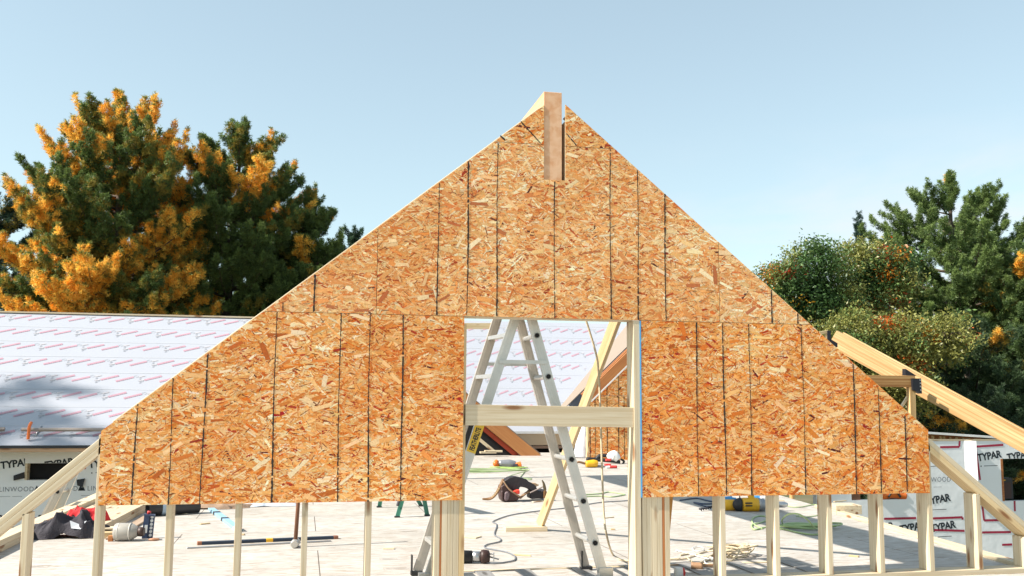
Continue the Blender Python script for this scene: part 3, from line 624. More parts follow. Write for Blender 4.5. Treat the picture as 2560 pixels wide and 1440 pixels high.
tp([(2350, 1118), (2398, 1117), (2399, 1102)]); tp([(2433, 1101), (2434, 1117)]); tp([(2432, 1117), (2508, 1112)]); tp([(2439, 1118), (2450, 1200)], .05)
tp([(2210, 1297), (2290, 1295)]); tp([(2332, 1296), (2406, 1293), (2406, 1299)]); tp([(2454, 1250), (2460, 1301), (2514, 1300)]); tp([(2335, 1325), (2411, 1327)]); tp([(2455, 1331), (2527, 1330)]); tp([(2536, 1252), (2537, 1278)]); tp([(2505, 1362), (2530, 1361)])
rp.build('wrap_lettering', [INK, INKP, INKG, TAPE], rww)
# rafters stub frame above the plate
fr = thing('rafter_frame', 'low open row of red rafters under a pale roof edge above the wrapped wall', 'roof frame', V(RW0)+ru*.1+Vector((0, 0, ht+.04)))
t0_, t1_ = rw(2325, 1088), rw(2500, 1100)
def rp3(px, py, d=0): a, b = rw(px, py); return RW0+ru*a-rn*d+Vector((0, 0, b))
board('roof_edge', rp3(2318, 1082, .5), rp3(2500, 1094, .5), 1.0, .05, WHITE, fr, up=(0, 0, 1))
for px in (2334, 2352, 2372, 2380, 2396, 2412, 2428, 2444, 2460):
    yy = 1084+(px-2318)*.066
    board('rafter', rp3(px, yy+2, .3)+Vector((0, 0, -.02)), rp3(px, 1101, .3), .05, .05, LUMY, fr, up=(0, 1, 0))
bk = MB(); pa, pb, pc_, pd = rp3(2320, 1085, .5), rp3(2490, 1096, .5), rp3(2490, 1103, .5), rp3(2320, 1103, .5); bk.prism([pa, pb, pc_, pd], (0, .05, 0)); bk.build('backing', LVLO, fr)
po = thing('metal_pole', 'thin grey pole standing behind the wrapped wall', 'pole', rp3(2364, 1100, .9)); MB().tube([rp3(2364, 1104, .9), rp3(2363.5, 1066, .9)], .016, 8).tube([rp3(2363.5, 1066, .9), rp3(2363.5, 1064, .9)], .024, 8).build('pole', GRAY, po)
du = thing('roof_gutter', 'grey metal gutter lying above the wrapped wall', 'gutter', rp3(2330, 1083, .8)); MB().prism([rp3(2312, 1077, .8), rp3(2362, 1076, .8), rp3(2358, 1081, .8), rp3(2320, 1084, .8), rp3(2312, 1084, .8)], (0, .12, 0)).build('trough', GRAY, du)
cb = thing('cabinet_speaker', 'dark brown cabinet with a black rim standing in the far wall opening', 'cabinet', rp3(2522, 1249, .2))
cq = MB(); a0c, b1c = rw(2499, 1197); a1c, b0c = rw(2546, 1249); rwbox(cq, a0c, a1c, b0c+.0, b1c, .16, .5); cq.build('case', BLACK, cb)
cq = MB(); rwbox(cq, a0c+.06, a1c-.06, b0c+.02, b1c-.1, .148, .158); cq.build('front_cloth', plain('brown speaker cloth', (.06, .035, .03), .9), cb)
cq = MB(); rwbox(cq, a0c+.14, a0c+.28, b1c-.06, b1c-.035, .15, .158); cq.build('badge', YEL, cb)
bx = thing('tool_bag', 'orange and black bag on the sill of the low wall opening', 'bag', rp3(2235, 1248, .08))
bq = MB(); p_ = rp3(2240, 1248, .08)
for i in range(9):
    pass
bq.tube(smooth_pts([p_+Vector((-.35, 0, .06)), p_+Vector((-.15, 0, .11)), p_+Vector((.1, 0, .1)), p_+Vector((.3, 0, .05))]), [.05]+[.1]*17+[.05], 10); bq.build('bag_body', ORG, bx)
bq = MB(); bq.tube(smooth_pts([p_+Vector((-.2, -.1, .05)), p_+Vector((-.05, -.11, .22)), p_+Vector((.1, -.11, .05))]), .025, 6); bq.build('strap', BLACK, bx)
bq = thing('brown_box', 'brown box on the sill at the left of the low wall opening', 'box', rp3(2145, 1248, .1)); bb = MB(); a_0, _ = rw(2127, 1248); a_1, _ = rw(2152, 1248); rwbox(bb, a_0, a_1, z0_, z0_+.17, .02, .14); bb.build('carton', plain('brown carton', (.2, .09, .05), .7), bq); bb = MB(); rwbox(bb, a_0-.01, a_1+.01, z0_+.171, z0_+.2, .015, .145); bb.build('lid', plain('brown carton lid', (.16, .07, .04), .7), bq)

# ------------------------------------------------------------------ laminated roof timbers at the right
tf = thing('timber_roof_frame', 'yellow laminated roof timbers with dark steel brackets rising right of the gable', 'timber frame', (9.5, 9, 0))
TY = 9.0
u0, u1 = atY(2082, 846, 10.3), atY(2760, 1215, 7.3)
dirv = (V(u1)-V(u0)).normalized(); nz_ = Vector((0, 0, 1))-dirv*dirv.z; nz_.normalize(); sy_ = Vector((-dirv.y, dirv.x, 0)).normalized()
wdt = .33
board('rafter', V(u0), V(u1), .09, wdt, LVL, tf, up=nz_)
board('rafter', V(u0)+sy_*.1, V(u1)+sy_*.1, .09, wdt, LVL, tf, up=nz_)
board('rafter', V(u0)+sy_*.5, V(u1)+sy_*.5, .09, wdt, LVL, tf, up=nz_)
c0_, c1_ = atY(2150, 952, TY-.1), atY(2284, 954, TY-.1); board('collar_beam', c0_, c1_, .1, .2, wood('orange collar timber', (.6, .34, .13, 1), (.44, .2, .06, 1), (.3, .1, .03, 1), knots=False, gscale=.5, lam=True), tf)
pz0, pz1 = atY(2279, 1062, TY-.1), atY(2277, 968, TY-.1); board('post', V(pz0)-Vector((0, 0, .2)), pz1, .11, .11, LVL, tf, up=(0, 1, 0))
k0, k1 = atY(2250, 1022, TY-.05), atY(2274, 985, TY-.05); board('knee_brace', k0, k1, .05, .04, LUM, tf)
bkt = MB(); pA, pB, pC, pD = atY(2281, 946, TY-.2), atY(2303, 946, TY-.2), atY(2305, 984, TY-.2), atY(2283, 975, TY-.2); bkt.prism([pA, pB, pC, pD], (0, .12, 0))
for (px, py) in ((2300, 950), (2301, 958), (2301, 966), (2302, 975)):
    c = atY(px, py, TY-.2); bkt.box((c[0]-.012, c[1]-.006, c[2]-.012), (c[0]+.012, c[1]-.0005, c[2]+.012), 1)
bkt.build('steel_bracket', [STEELD, STEEL], tf)
bk2 = MB(); bk2.prism([atY(2264, 922, TY-.05), atY(2292, 940, TY-.05), atY(2264, 938, TY-.05)], (0, .1, 0)); bk2.prism([atY(2069, 827, TY-.05), atY(2077, 827, TY-.05), atY(2078, 856, TY-.05), atY(2070, 850, TY-.05)], (0, .1, 0)); bk2.prism([atY(2077, 848, TY-.06), atY(2094, 858, TY-.06), atY(2094, 868, TY-.06), atY(2082, 864, TY-.06)], (0, .1, 0)); bk2.build('steel_bracket', STEELD, tf)
board('tie_piece', atY(2030, 836, TY), atY(2069, 829, TY), .06, .05, LUMY, tf); board('post', atY(2066, 870, TY), atY(2068, 828, TY), .05, .05, LUMY, tf, up=(0, 1, 0))
# floor of the wing that carries it, on posts to the ground (outside the view)
qx = atY(2307, 1150, TY-.1); board('transfer_beam', (float(pz0[0])-.3, TY-.1, float(pz0[2])-.26), (float(qx[0])+.05, TY-.1, float(pz0[2])-.26), .11, .11, LVL, tf); board('post', (float(qx[0]), TY-.1, GZ), (float(qx[0]), TY-.1, float(pz0[2])-.32), .11, .11, LVL, tf, up=(0, 1, 0))
e_ = V(u1); board('post', (e_.x+.5, 7.9, GZ), (e_.x+.5, 7.9, e_.z-.2), .11, .11, LVL, tf, up=(0, 1, 0))
e_ = V(atY(2068, 870, TY)); board('post', (e_.x, TY+1.4, GZ), (e_.x, TY+1.4, e_.z), .05, .11, LVL, tf, up=(0, 1, 0))

# ------------------------------------------------------------------ the far house seen through the opening
R2E = 17.0; R2R = 20.6
fz0 = float(atY(1370, 1078, R2E)[2]); fz1 = float(atY(1380, 806, R2R)[2])
fh = thing('far_house', 'far house seen through the wall opening with white printed roof and two wooden cross gables', 'house', (5.5, 17.2, 0))
FX0, FX1 = 1.5, 9.6
s2 = Vector((0, R2R-R2E, fz1-fz0)); SL2 = s2.length; s2.normalize()
n2 = Vector((1, 0, 0)).cross(s2)
def on_far(px, py, off=0):
    d = V(ray(px, py)); o = V(CAM); p0 = Vector((0, R2E, fz0)); t = (p0-o).dot(n2)/d.dot(n2); return o+d*t+n2*off
r2 = MB(); r2.prism([(FX0, R2E, fz0), (FX1, R2E, fz0), (FX1, R2R, fz1), (FX0, R2R, fz1)], (0, 0, -.04)); r2.prism([(FX0, R2R, fz1), (FX1, R2R, fz1), (FX1, 2*R2R-R2E, fz0), (FX0, 2*R2R-R2E, fz0)], (0, 0, -.04)); froof = r2.build('roof_underlayment', UNDER, fh)
v1 = on_far(1577, 800); v0 = on_far(1412, 1004)
pf = Print((0, R2E, fz0), (1, 0, 0), s2, .006)
def uvf(p): return (p.x, (p-Vector((0, R2E, fz0))).dot(s2))
va, vb = uvf(v0), uvf(v1)
def insF(u, v):
    xv = va[0]+(v-va[1])*(vb[0]-va[0])/(vb[1]-va[1])
    return FX0 < u < min(xv-.12, FX1) and .05 < v < SL2-.06
under_marks(pf, FX0, FX1, .02, SL2-.05, SL2/8.3, .66, insF, 1.02)
for q in range(1, 9): pf.chain([(FX0+.3, SL2/8.3*q-.02), (FX1-.05, SL2/8.3*q-.02)], .009, 3)
pf.build('underlayment_print', [INKP, INKG, bpy.data.materials['pale grey print'], bpy.data.materials['pale lap seam']], froof)
board('ridge_board', on_far(1100, 819, .05), on_far(1226, 819, .05), .05, .17, LUMY, fh); 
tip = MB(); ta, tb_, tc_ = on_far(1226, 811.5, .075), on_far(1236, 819, .075), on_far(1226, 826.5, .075); tip.prism([ta, tb_, tc_], (0, .05, 0)); tip.build('ridge_board_tip', LUMY, fh)
# wall under its eave
fw = MB(); fzl = float(atY(1390, 1112, R2E+.1)[2]); fw.box((FX0, R2E+.02, fzl), (FX1, R2E+.12, fz0-.03)); fw.build('fascia_plywood', PLY, fh)
MB().box((FX0, R2E-.02, fz0-.06), (FX1, R2E+.02, fz0-.004)).build('eave_trim', WHITE, fh)
lowz = float(atY(1390, 1121, R2E+.15)[2])
fw = MB(); 
for k in range(18): fw.box((FX0+k*.45, R2E+.14, lowz), (FX0+k*.45+.435, R2E+.2, fzl-.02))
fw.build('rim_boards', wood('reddish rim board', (.5, .36, .29, 1), (.42, .28, .21, 1), (.2, .1, .05, 1)), fh)
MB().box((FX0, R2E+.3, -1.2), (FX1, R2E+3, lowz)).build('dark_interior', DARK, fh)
# right cross gable, its board front standing on the deck
GYF = 13.8
og = thing('far_gable', 'far strand board gable with black ruled lines standing at the end of the deck', 'wall', (6.8, GYF, 0))
gx0 = float(atY(1473, 1150, GYF)[0]); rk0, rk1 = atY(1478, 992, GYF), atY(1640, 832, GYF)
rsl2 = (rk1[2]-rk0[2])/(rk1[0]-rk0[0]); gap_ = 7.75; gx1 = 2*gap_-gx0
zt = lambda x: float(rk0[2]+(x-rk0[0])*rsl2)
zs = float(atY(1500, 989, GYF)[2])
ln = [(x, .02, x, zs-.01) for x in [float(atY(px, 1120, GYF)[0]) for px in (1475, 1488, 1518, 1547, 1561, 1575, 1590, 1620, 1650)]]
ln2 = [(x, zs+.01, x, min(zt(x)-.05, zs+.9)) for x in [float(atY(px, 960, GYF)[0]) for px in (1517, 1546, 1575, 1605)]]
osb_panel('sheathing_panel', [[(gx0, .003), (gx1, .003), (gx1, zs-.003), (gx0, zs-.003)]], GYF, .012, og, ln, density=.3, size=1.5, linew=.018)
xs0 = float(rk0[0]+(zs+.003-rk0[2])/rsl2); xs1 = float(rk0[0]+(zs+1.3-rk0[2])/rsl2)
osb_panel('sheathing_panel', [[(xs0, zs+.003), (2*gap_-xs0, zs+.003), (gap_, zt(gap_))]], GYF, .012, og, ln2, density=.3, size=1.5, linew=.018)
board('corner_stud', (gx0-.02, GYF+.06, .003), (gx0-.02, GYF+.06, zs+.1), .04, .12, LUMY, og, up=(0, 1, 0))
# its overhanging rafters and the roof sheet behind them
rd = Vector((1, 0, rsl2)).normalized(); rno = Vector((-rd.z, 0, rd.x))
base = V(rk0); Lr = (gap_-rk0[0])/rd.x+.0
for k, (dy, h_, m__, nm) in enumerate(((-.36, .22, LVLO, 'fly_rafter'), (-.22, .22, LVLO, 'fly_rafter'), (-.1, .22, LVLO, 'fly_rafter'))):
    p0_ = base+Vector((0, dy, 0))+rno*(.0+h_/2)-rd*.15; board(nm, p0_, p0_+rd*Lr, .045, h_, m__, og, up=rno); ql_ = Vector((2*gap_-p0_.x, p0_.y, p0_.z)); qh_ = p0_+rd*Lr; board(nm, ql_, Vector((2*gap_-qh_.x, qh_.y, qh_.z)), .045, h_, m__, og, up=Vector((-rno.x, 0, rno.z)))
p0_ = base+Vector((0, -.37, 0))+rno*.005-rd*.15; board('trim_strip', p0_, p0_+rd*Lr, .03, .03, WHITE, og, up=rno)
rs = MB(); lo0 = base+Vector((0, .02, 0))+rno*.23-rd*.55; 
q0_, q1_, q2_ = V(lo0), V(lo0)+rd*4.4, V(lo0)+rd*4.4+Vector((0, 8, 0))
val0 = v0+Vector((0, 0, .02)); 
Ls_ = (gap_-lo0.x)/rd.x; ap_ = lo0+rd*Ls_; mir = lambda q: Vector((2*gap_-q.x, q.y, q.z))
def on_sheet(px, py):
    d = V(ray(px, py)); o = V(CAM); return o+d*((lo0-o).dot(rno)/d.dot(rno))
sA, sB = on_sheet(1413, 1002), on_sheet(1577, 800); sC = sA+(sB-sA)*((gap_-sA.x)/(sB.x-sA.x)); low_ = lo0+Vector((0, .5, 0))
rs.prism([lo0, ap_, sC, sA, low_], rno*-.015); rs.prism([mir(q) for q in (lo0, ap_, sC, sA, low_)], Vector((-rno.x, 0, rno.z))*-.015); rs.build('roof_sheet', plain('pale roof plywood', (.27, .215, .17), .7, vary=.06, vscale=2), og)
board('eave_fascia', lo0+Vector((0, 0, -.1)), lo0+Vector((0, .5, -.1)), .03, .2, LUM, og)
sd_ = MB(); far_ = v1+(v1-v0)*((sC-sB).length/(sB-sA).length); sd_.add([sA, sB, sC, far_, v1, v0], [(0, 1, 4, 5), (1, 2, 3, 4)]); sd_.build('valley_saddle', UNDER, og)
# left cross gable: one broad orange rafter over a dark open end
lg = thing('far_open_gable', 'far unfinished gable with broad orange rafter over a dark open end', 'roof frame', (3.4, 15.2, 0))
GL = 15.6
ra0, ra1 = atY(1120, 945, GL), atY(1352, 1136, GL)
dl = (V(ra1)-V(ra0)).normalized(); nl = Vector((-dl.z, 0, dl.x)); nl = nl if nl.z > 0 else -nl
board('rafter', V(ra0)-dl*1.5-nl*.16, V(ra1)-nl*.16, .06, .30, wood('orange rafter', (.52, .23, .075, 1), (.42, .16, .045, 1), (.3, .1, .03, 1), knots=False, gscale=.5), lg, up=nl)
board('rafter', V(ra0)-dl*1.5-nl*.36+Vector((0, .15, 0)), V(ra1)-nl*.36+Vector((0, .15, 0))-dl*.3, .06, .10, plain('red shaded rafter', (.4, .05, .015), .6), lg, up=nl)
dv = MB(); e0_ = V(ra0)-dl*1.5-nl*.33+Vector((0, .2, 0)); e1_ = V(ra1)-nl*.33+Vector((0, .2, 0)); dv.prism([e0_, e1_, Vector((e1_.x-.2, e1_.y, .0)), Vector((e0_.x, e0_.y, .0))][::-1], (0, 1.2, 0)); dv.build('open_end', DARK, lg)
dr_ = MB(); t0__ = V(ra0)-dl*1.5+Vector((0, .05, 0)); dr_.prism([t0__, V(ra1)+Vector((0, .05, 0)), V(ra1)+Vector((0, 2.5, 0)), t0__+Vector((0, 4.5, 0))], nl*.02); dr_.build('roof_sheet', bpy.data.materials['pale roof plywood'], lg)
pk0, pk1 = atY(1198, 1098, GL-.1), atY(1237, 1130, GL-.1); pk = thing('prop_stick', 'short pale stick propped in the dark far opening', 'stick', pk1); board('stick', pk0, pk1, .04, .07, LUM, pk)
sl_ = thing('board_pile', 'low pile of pale offcut boards at the far edge of the deck', 'boards', atY(1232, 1131, GL-.3))
for (a, b, z) in ((1212, 1255, 1128), (1200, 1240, 1131)): board('board', atY(a, z, GL-.3), atY(b, z, GL-.3), .12, .04, LUM, sl_)
# ------------------------------------------------------------------ timber along the edges of the deck
def lumber(name, label, cat, p0, p1, w, h, m_, group=None, part='board', rows=1):
    t = thing(name, label, cat, ((p0[0]+p1[0])/2, (p0[1]+p1[1])/2, p0[2]), group)
    for k in range(rows):
        a = V(p0)+Vector((0, 0, h*(k+.5))); b = V(p1)+Vector((0, 0, h*(k+.5)))
        if k: a += (b-a).normalized()*.03
        board(part, a, b, w, h-.001, m_, t)
    return t
lumber('edge_beam', 'doubled pale beam lying along the left edge of the deck', 'beam', (-2.93, .6, 0), (-2.83, 6.5, 0), .14, .05, LUM, 'long beams on the left of the deck', rows=2)
lumber('edge_beam', 'long pale beam lying beside the clear jug, inboard of the edge beam', 'beam', (-2.33, 3.15, 0), (-2.19, 6.2, 0), .2, .045, LUM, 'long beams on the left of the deck', rows=2)
lumber('sheet_stack', 'white topped stack of boards at left between the two long beams', 'boards', (-2.62, 3.7, 0), (-2.52, 6.4, 0), .36, .03, LUM, rows=2)
lumber('loose_plank', 'flat grey brown plank lying beside the clear jug', 'plank', (-2.09, 2.95, 0), (-1.99, 5.5, 0), .1, .02, wood('brown plank', (.42, .31, .22, 1), (.3, .2, .13, 1), (.15, .08, .04, 1)))
lumber('lumber_offcut', 'short thick offcut of timber beside the black jacket', 'offcut', (-2.23, 3.07, 0), (-2.05, 3.09, 0), .09, .055, LUMY, 'offcuts by the jacket')
lumber('lumber_offcut', 'pale board offcut resting on blocks under the red plaid shirt', 'offcut', (-2.32, 3.22, .056), (-2.02, 3.26, .056), .14, .02, LUM, 'offcuts by the jacket')
lumber('lumber_offcut', 'small orange end block beside the left wall stud', 'offcut', (-2.1, 2.86, 0), (-2.06, 2.86, 0), .05, .05, LVLO, 'offcuts by the jacket')
# deck edge at the right: raised pale curb board
lumber('edge_curb', 'long pale curb board lying along the right edge of the deck', 'board', (5.02, .3, 0), (5.62, 4.4, 0), .09, .035, LUM)
lumber('timber_stack_end', 'end of a pale timber stack beyond the right edge of the deck', 'boards', tuple(atZ(2095, 1278, 0.0)), tuple(atZ(2123, 1286, 0.0)), .3, .05, LUM, rows=2)
# thin grey slabs painting in the shadow stripes on the deck behind the wall
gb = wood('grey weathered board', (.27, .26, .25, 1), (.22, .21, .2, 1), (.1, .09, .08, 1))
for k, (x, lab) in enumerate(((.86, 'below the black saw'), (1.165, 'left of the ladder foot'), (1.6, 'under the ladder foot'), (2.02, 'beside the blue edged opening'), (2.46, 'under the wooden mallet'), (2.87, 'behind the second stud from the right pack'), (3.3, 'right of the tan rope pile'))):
    lumber('shadow_stripe', 'flat grey weathered board on the deck '+lab, 'board', (x, .17, .003), (x+.01, .775+.01*k, .003), .115, .008, gb, 'grey boards flat on the deck')
edge_z = lumber('long_batten', 'thin pale batten lying across the deck behind the opening', 'batten', (.7, .81, 0), (3.3, .80, 0), .035, .008, LUM)

# ------------------------------------------------------------------ diagonal brace
bt = atY(1541, 796, .85); bf = atZ(1350, 1312, .05)
bdir = (V(bt)-V(bf)).normalized(); btop = V(bf)+bdir*((.17-bf[1])/bdir.y)
br = thing('diagonal_brace', 'long diagonal wooden brace running from a floor block up to the gable wall', 'brace', (bf[0], bf[1], 0))
board('brace', bf, btop, .089, .038, LUMY, br, up=(0.9, .2, .3))
fb = thing('foot_block', 'pale block nailed to the deck at the foot of the diagonal brace', 'block', (bf[0]-.02, bf[1], 0))
board('block', (bf[0]-.36, bf[1]-.02, .022), (bf[0]+.05, bf[1]-.035, .022), .16, .043, LUM, fb)
b2 = thing('diagonal_brace', 'orange board brace leaning behind the right stud pack', 'brace', tuple(atZ(1683, 1445, 0)))
board('brace', (2.07, .32, .004), (2.20, .3, 1.2), .11, .02, wood('orange brace board', (.55, .3, .09, 1), (.48, .23, .06, 1), (.3, .1, .03, 1)), b2, up=(0, 1, 0))

# ------------------------------------------------------------------ the A-shaped ladder
def channel(name, p0, p1, wid, dep, m_, parent, out):
    """C-section rail: web on the 'out' side, two lips turned inwards"""
    Mx, L_ = frame(p0, p1, out)          # local Z = out, X along, Y across
    mb = MB(); t = .004
    mb.box((0, -wid/2, -t), (L_, wid/2, 0)); mb.box((0, -wid/2, -dep), (L_, -wid/2+t, -t)); mb.box((0, wid/2-t, -dep), (L_, wid/2, -t))
    for k in (-.22, 0, .22): mb.box((0, k*wid-.0025, 0), (L_, k*wid+.0025, .002))
    return mb.build(name, m_, parent, Mx)
ld = thing('step_ladder', 'tall aluminium folding ladder standing open behind the wall opening with yellow sticker', 'ladder', (1.1, .5, 0))
Yn, Yf = .27, .70
def ypt(px, py, Y): return V(atY(px, py, Y))
R2b = V(atZ(1524, 1458, .0)); R2b.y = Yn; R2m = ypt(1331, 800, Yn)
R1b = ypt(1466, 1420, Yf); R1b.z = .0; R1m = ypt(1300, 800, Yf)
L2m = ypt(1287, 800, Yn); L2r = ypt(1197, 1070, Yn); L1m = ypt(1243, 800, Yf); L1b = ypt(1045, 1428, Yf)
def ext(a, b, z): t = (z-a.z)/(b.z-a.z); return a+(b-a)*t
ZT = 2.13
rails = {}
for nm, a, b, Y, m_ in (('R2', R2b, R2m, Yn, ALU), ('R1', R1b, R1m, Yf, ALUD), ('L2', L2r, L2m, Yn, ALU), ('L1', L1b, L1m, Yf, ALUD)):
    p0 = ext(a, b, .03); p1 = ext(a, b, ZT); rails[nm] = (p0, p1)
    channel('side_rail', p0, p1, .067, .03, m_, ld, (0, -1, 0))
def along(nm, z): p0, p1 = rails[nm]; return ext(p0, p1, z)
for side, (n_, f_) in (('R', ('R2', 'R1')), ('L', ('L2', 'L1'))):
    z = ext(*(along('R2', 0), along('R2', 1)), float(atY(1495, 1357, Yn)[2])).z
    k = 0
    while z < ZT-.1:
        pn, pf_ = along(n_, z), along(f_, z)
        rg = MB(); 
        if side == 'R':
            q0 = pn+Vector((0, -.004, 0)); q1 = pf_+Vector((0, .03, 0)); rg.tube([q0+Vector((0, .004, 0)), q1], .0175, 14, 0, cap=False); rg.tube([q0+Vector((0, -.006, 0)), q0+Vector((0, .006, 0))], .021, 16, 0, cap=False); rg.tube([q0+Vector((0, -.0065, 0)), q0+Vector((0, -.0055, 0))], .0165, 14, 1)
            rg.build('rung', [ALU, DARK], ld)
        else:
            Mx, L_ = frame(pn+Vector((0, .005, 0)), pf_, (0, 0, 1)); rg.box((0, -.03, -.012), (L_, .03, .012)); 
            for t in range(5): rg.box((0, -.027+t*.012, .012), (L_, -.021+t*.012, .0145))
            rg.build('rung', [ALU, DARK], ld, Mx)
        z += .3048*.955
for nm, sw in (('R2', 1), ('R1', 0), ('L2', 1), ('L1', 0)):
    p = along(nm, .0); d = (rails[nm][1]-rails[nm][0]).normalized(); ft = MB()
    if sw: ft.box((-.05, -.02, -.03), (.05, .04, .045)); ft.box((-.055, -.035, -.045), (.055, .055, -.03), 1)
    else: ft.box((-.04, -.012, -.02), (-.03, .034, .10), 1); ft.box((-.042, -.02, -.04), (.042, .04, -.015), 1)
    ft.build('foot', [ALU, BLACK], ld, Matrix.Translation(p+Vector((0, .0, .045))))
zsp = float(atY(1305, 905, Yn)[2])
for n1, n2_, dy in (('L2', 'R2', -.012), ('L1', 'R1', .04)):
    a, b = along(n1, zsp), along(n2_, zsp-.0); a.y += dy; b.y += dy
    sb = MB(); Mx, L_ = frame(a-Vector((.015, 0, 0)), b+Vector((.015, 0, 0)), (0, 0, 1)); sb.box((0, -.003, -.013), (L_, .003, .013))
    for q in (.02, L_/2, L_-.02): sb.tube([(q, .003, 0), (q, .009, 0)], .006, 8)
    sb.build('spreader_bar', ALU, ld, Mx)
tpc = MB(); a = along('L1', ZT); b = along('R1', ZT); c = along('L2', ZT); tpc.box((min(a.x, c.x)-.05, Yn-.01, ZT-.02), (max(b.x, along('R2', ZT).x)+.05, Yf+.04, ZT+.02)); tpc.build('top_hinge_cap', ALU, ld, bevel=.006)
# sticker with its word, lettered up the rail
s0, s1 = along('L2', float(atY(1185, 1131, Yn)[2])), along('L2', float(atY(1200, 1052, Yn)[2])-.0)
sd = (s1-s0).normalized(); sr = sd.cross(Vector((0, 1, 0)));  sr = sr if sr.x > 0 else -sr
spn = Print(s0+Vector((0, -.0024, 0)), sd, -sr, .001)
Ls = (s1-s0).length
spn.n = Vector((0, -1, 0))
spn.poly([(0, -.033), (Ls, -.033), (Ls, .033), (0, .033)], 0)
spn.off = .002; spn.text('FEATHERLITE', .014, -.017, .034, 1, 0, .03, 0, .9, (Ls-.03)/(.034/.7*6.55))
stk = spn.build('sticker', [plain('yellow sticker', (.8, .55, .06), .45), INK], ld); stk['label'] = 'yellow sticker with black lettering'
wl = MB(); w0 = along('L1', 1.05); w1 = along('L1', 1.4); Mx, L_ = frame(w0+Vector((0, -.002, 0)), w1+Vector((0, -.002, 0)), (0, -1, 0)); 
for k in range(5): wl.box((.03+k*.028, -.02, .0), (.045+k*.028, .02, .0022), 0)
wl.build('warning_label', WHITE, ld, Mx)
# ------------------------------------------------------------------ ladder at the left edge of the deck
l2 = thing('extension_ladder', 'aluminium ladder with blue end caps leaning against the left edge of the deck', 'ladder', (-3.4, 5.3, GZ))
for Y, (pt, pb, face) in ((5.0, ((167, 1184), (107, 1304), -1)), (5.42, ((188, 1176), (140, 1290), 1))):
    a = ypt(*pt, Y); b = ypt(*pb, Y); d = (b-a).normalized(); e = a+d*((GZ-a.z)/d.z)
    channel('side_rail', e, a, .09, .035, ALUD if Y < 5.1 else ALU, l2, (0, -1, 0) if Y < 5.1 else (0, 1, 0))
    Mx, L_ = frame(a-d*.0, a-d*.05, (0, -1, 0)); cp = MB(); cp.box((-.03, -.05, -.045), (.035, .05, .012)); cp.build('end_cap', BLUE, l2, Mx, .008)
    if Y < 5.1: an, dn = a, d
    else: af, df = a, d
k = 0
while True:
    t = .21+k*.318
    pn = an+dn*t; pf_ = af+df*(t+.02)
    if pn.z < GZ+.2: break
    r_ = MB(); r_.tube([pn+Vector((0, -.006, 0)), pf_+Vector((0, .0, 0))], .02, 10, 0, cap=False); r_.tube([pn+Vector((0, -.008, 0)), pn+Vector((0, -.004, 0))], .024, 12, 0, cap=False); r_.tube([pn+Vector((0, -.0075, 0)), pn+Vector((0, -.0065, 0))], .019, 12, 1); r_.build('rung', [ALU, DARK], l2); k += 1

# ------------------------------------------------------------------ ropes and cords
def cord(name, label, cat, pts, r, m_, group=None, n=6, sub=8):
    t = MB(); P = smooth_pts(pts, sub); t.tube(P, r, n); o = t.build(name, m_); return tag(o, label, cat, group)
cord('hanging_rope', 'pale rope hanging through the opening and curling onto the deck', 'rope', [V(atY(1452, 760, .45)), ypt(1489, 880, .5), ypt(1497, 940, .55), ypt(1502, 1060, .55), ypt(1506, 1200, .55), ypt(1510, 1290, .55), ypt(1517, 1340, .55), V(atZ(1532, 1386, .012)), V(atZ(1556, 1400, .012)), V(atZ(1600, 1403, .012)), V(atZ(1640, 1400, .012)), V(atZ(1700, 1397, .012))], .008, ROPE)
G = lambda px, py, z=.008: V(atZ(px, py, z))
CORDP = smooth_pts([G(1207, 1406), G(1240, 1408), G(1272, 1404), G(1286, 1400), G(1288, 1394), G(1284, 1388), G(1262, 1379), G(1215, 1370), G(1216, 1362), G(1248, 1354), G(1250, 1346), G(1236, 1336), G(1241, 1318), G(1240, 1309), G(1233, 1303), G(1275, 1288), G(1340, 1278), G(1420, 1269), G(1500, 1256), G(1560, 1252), G(1640, 1244)], 8)
cord('thin_cord', 'short tan cord lying loose in front of the rope pile', 'cord', [G(1690, 1399), G(1715, 1396), G(1735, 1389), G(1757, 1381), G(1768, 1378)], .006, ROPE)
# tan rope pile
rpp = []
for k in range(30):
    a = k*1.9; rr = .07+.16*random.random(); c = (3.0, 1.2)
    rpp.append(Vector((3.02+rr*math.cos(a)*1.15+.06*math.sin(k), 1.13+rr*math.sin(a)*.8, .012+.05*random.random()+.03*(1 if k % 3 else 0))))
rpp = [G(1700, 1388), G(1730, 1384), G(1770, 1391), G(1790, 1384), G(1830, 1394)]+rpp+[G(1830, 1400), G(1800, 1402), G(1770, 1400), G(1740, 1408), G(1715, 1392)]
cord('rope_pile', 'tangled pile of tan rope on the deck between the studs', 'rope', rpp, .0072, ROPE, sub=5)
lp = [G(1745+14*math.cos(a), 1372+6*math.sin(a), .01) for a in np.linspace(0, 6, 9)]
cord('white_string', 'small loop of white string beside the stud left of the rope pile', 'string', lp, .004, WHITE)
lp = [G(1774+13*math.cos(a), 1402+9*math.sin(a), .012+.01*math.sin(a)) for a in np.linspace(0, 6.2, 10)]+[G(1700, 1378), G(1690, 1377)]
cord('white_string', 'larger coil of white string behind the wooden mallet', 'string', lp, .005, WHITE)
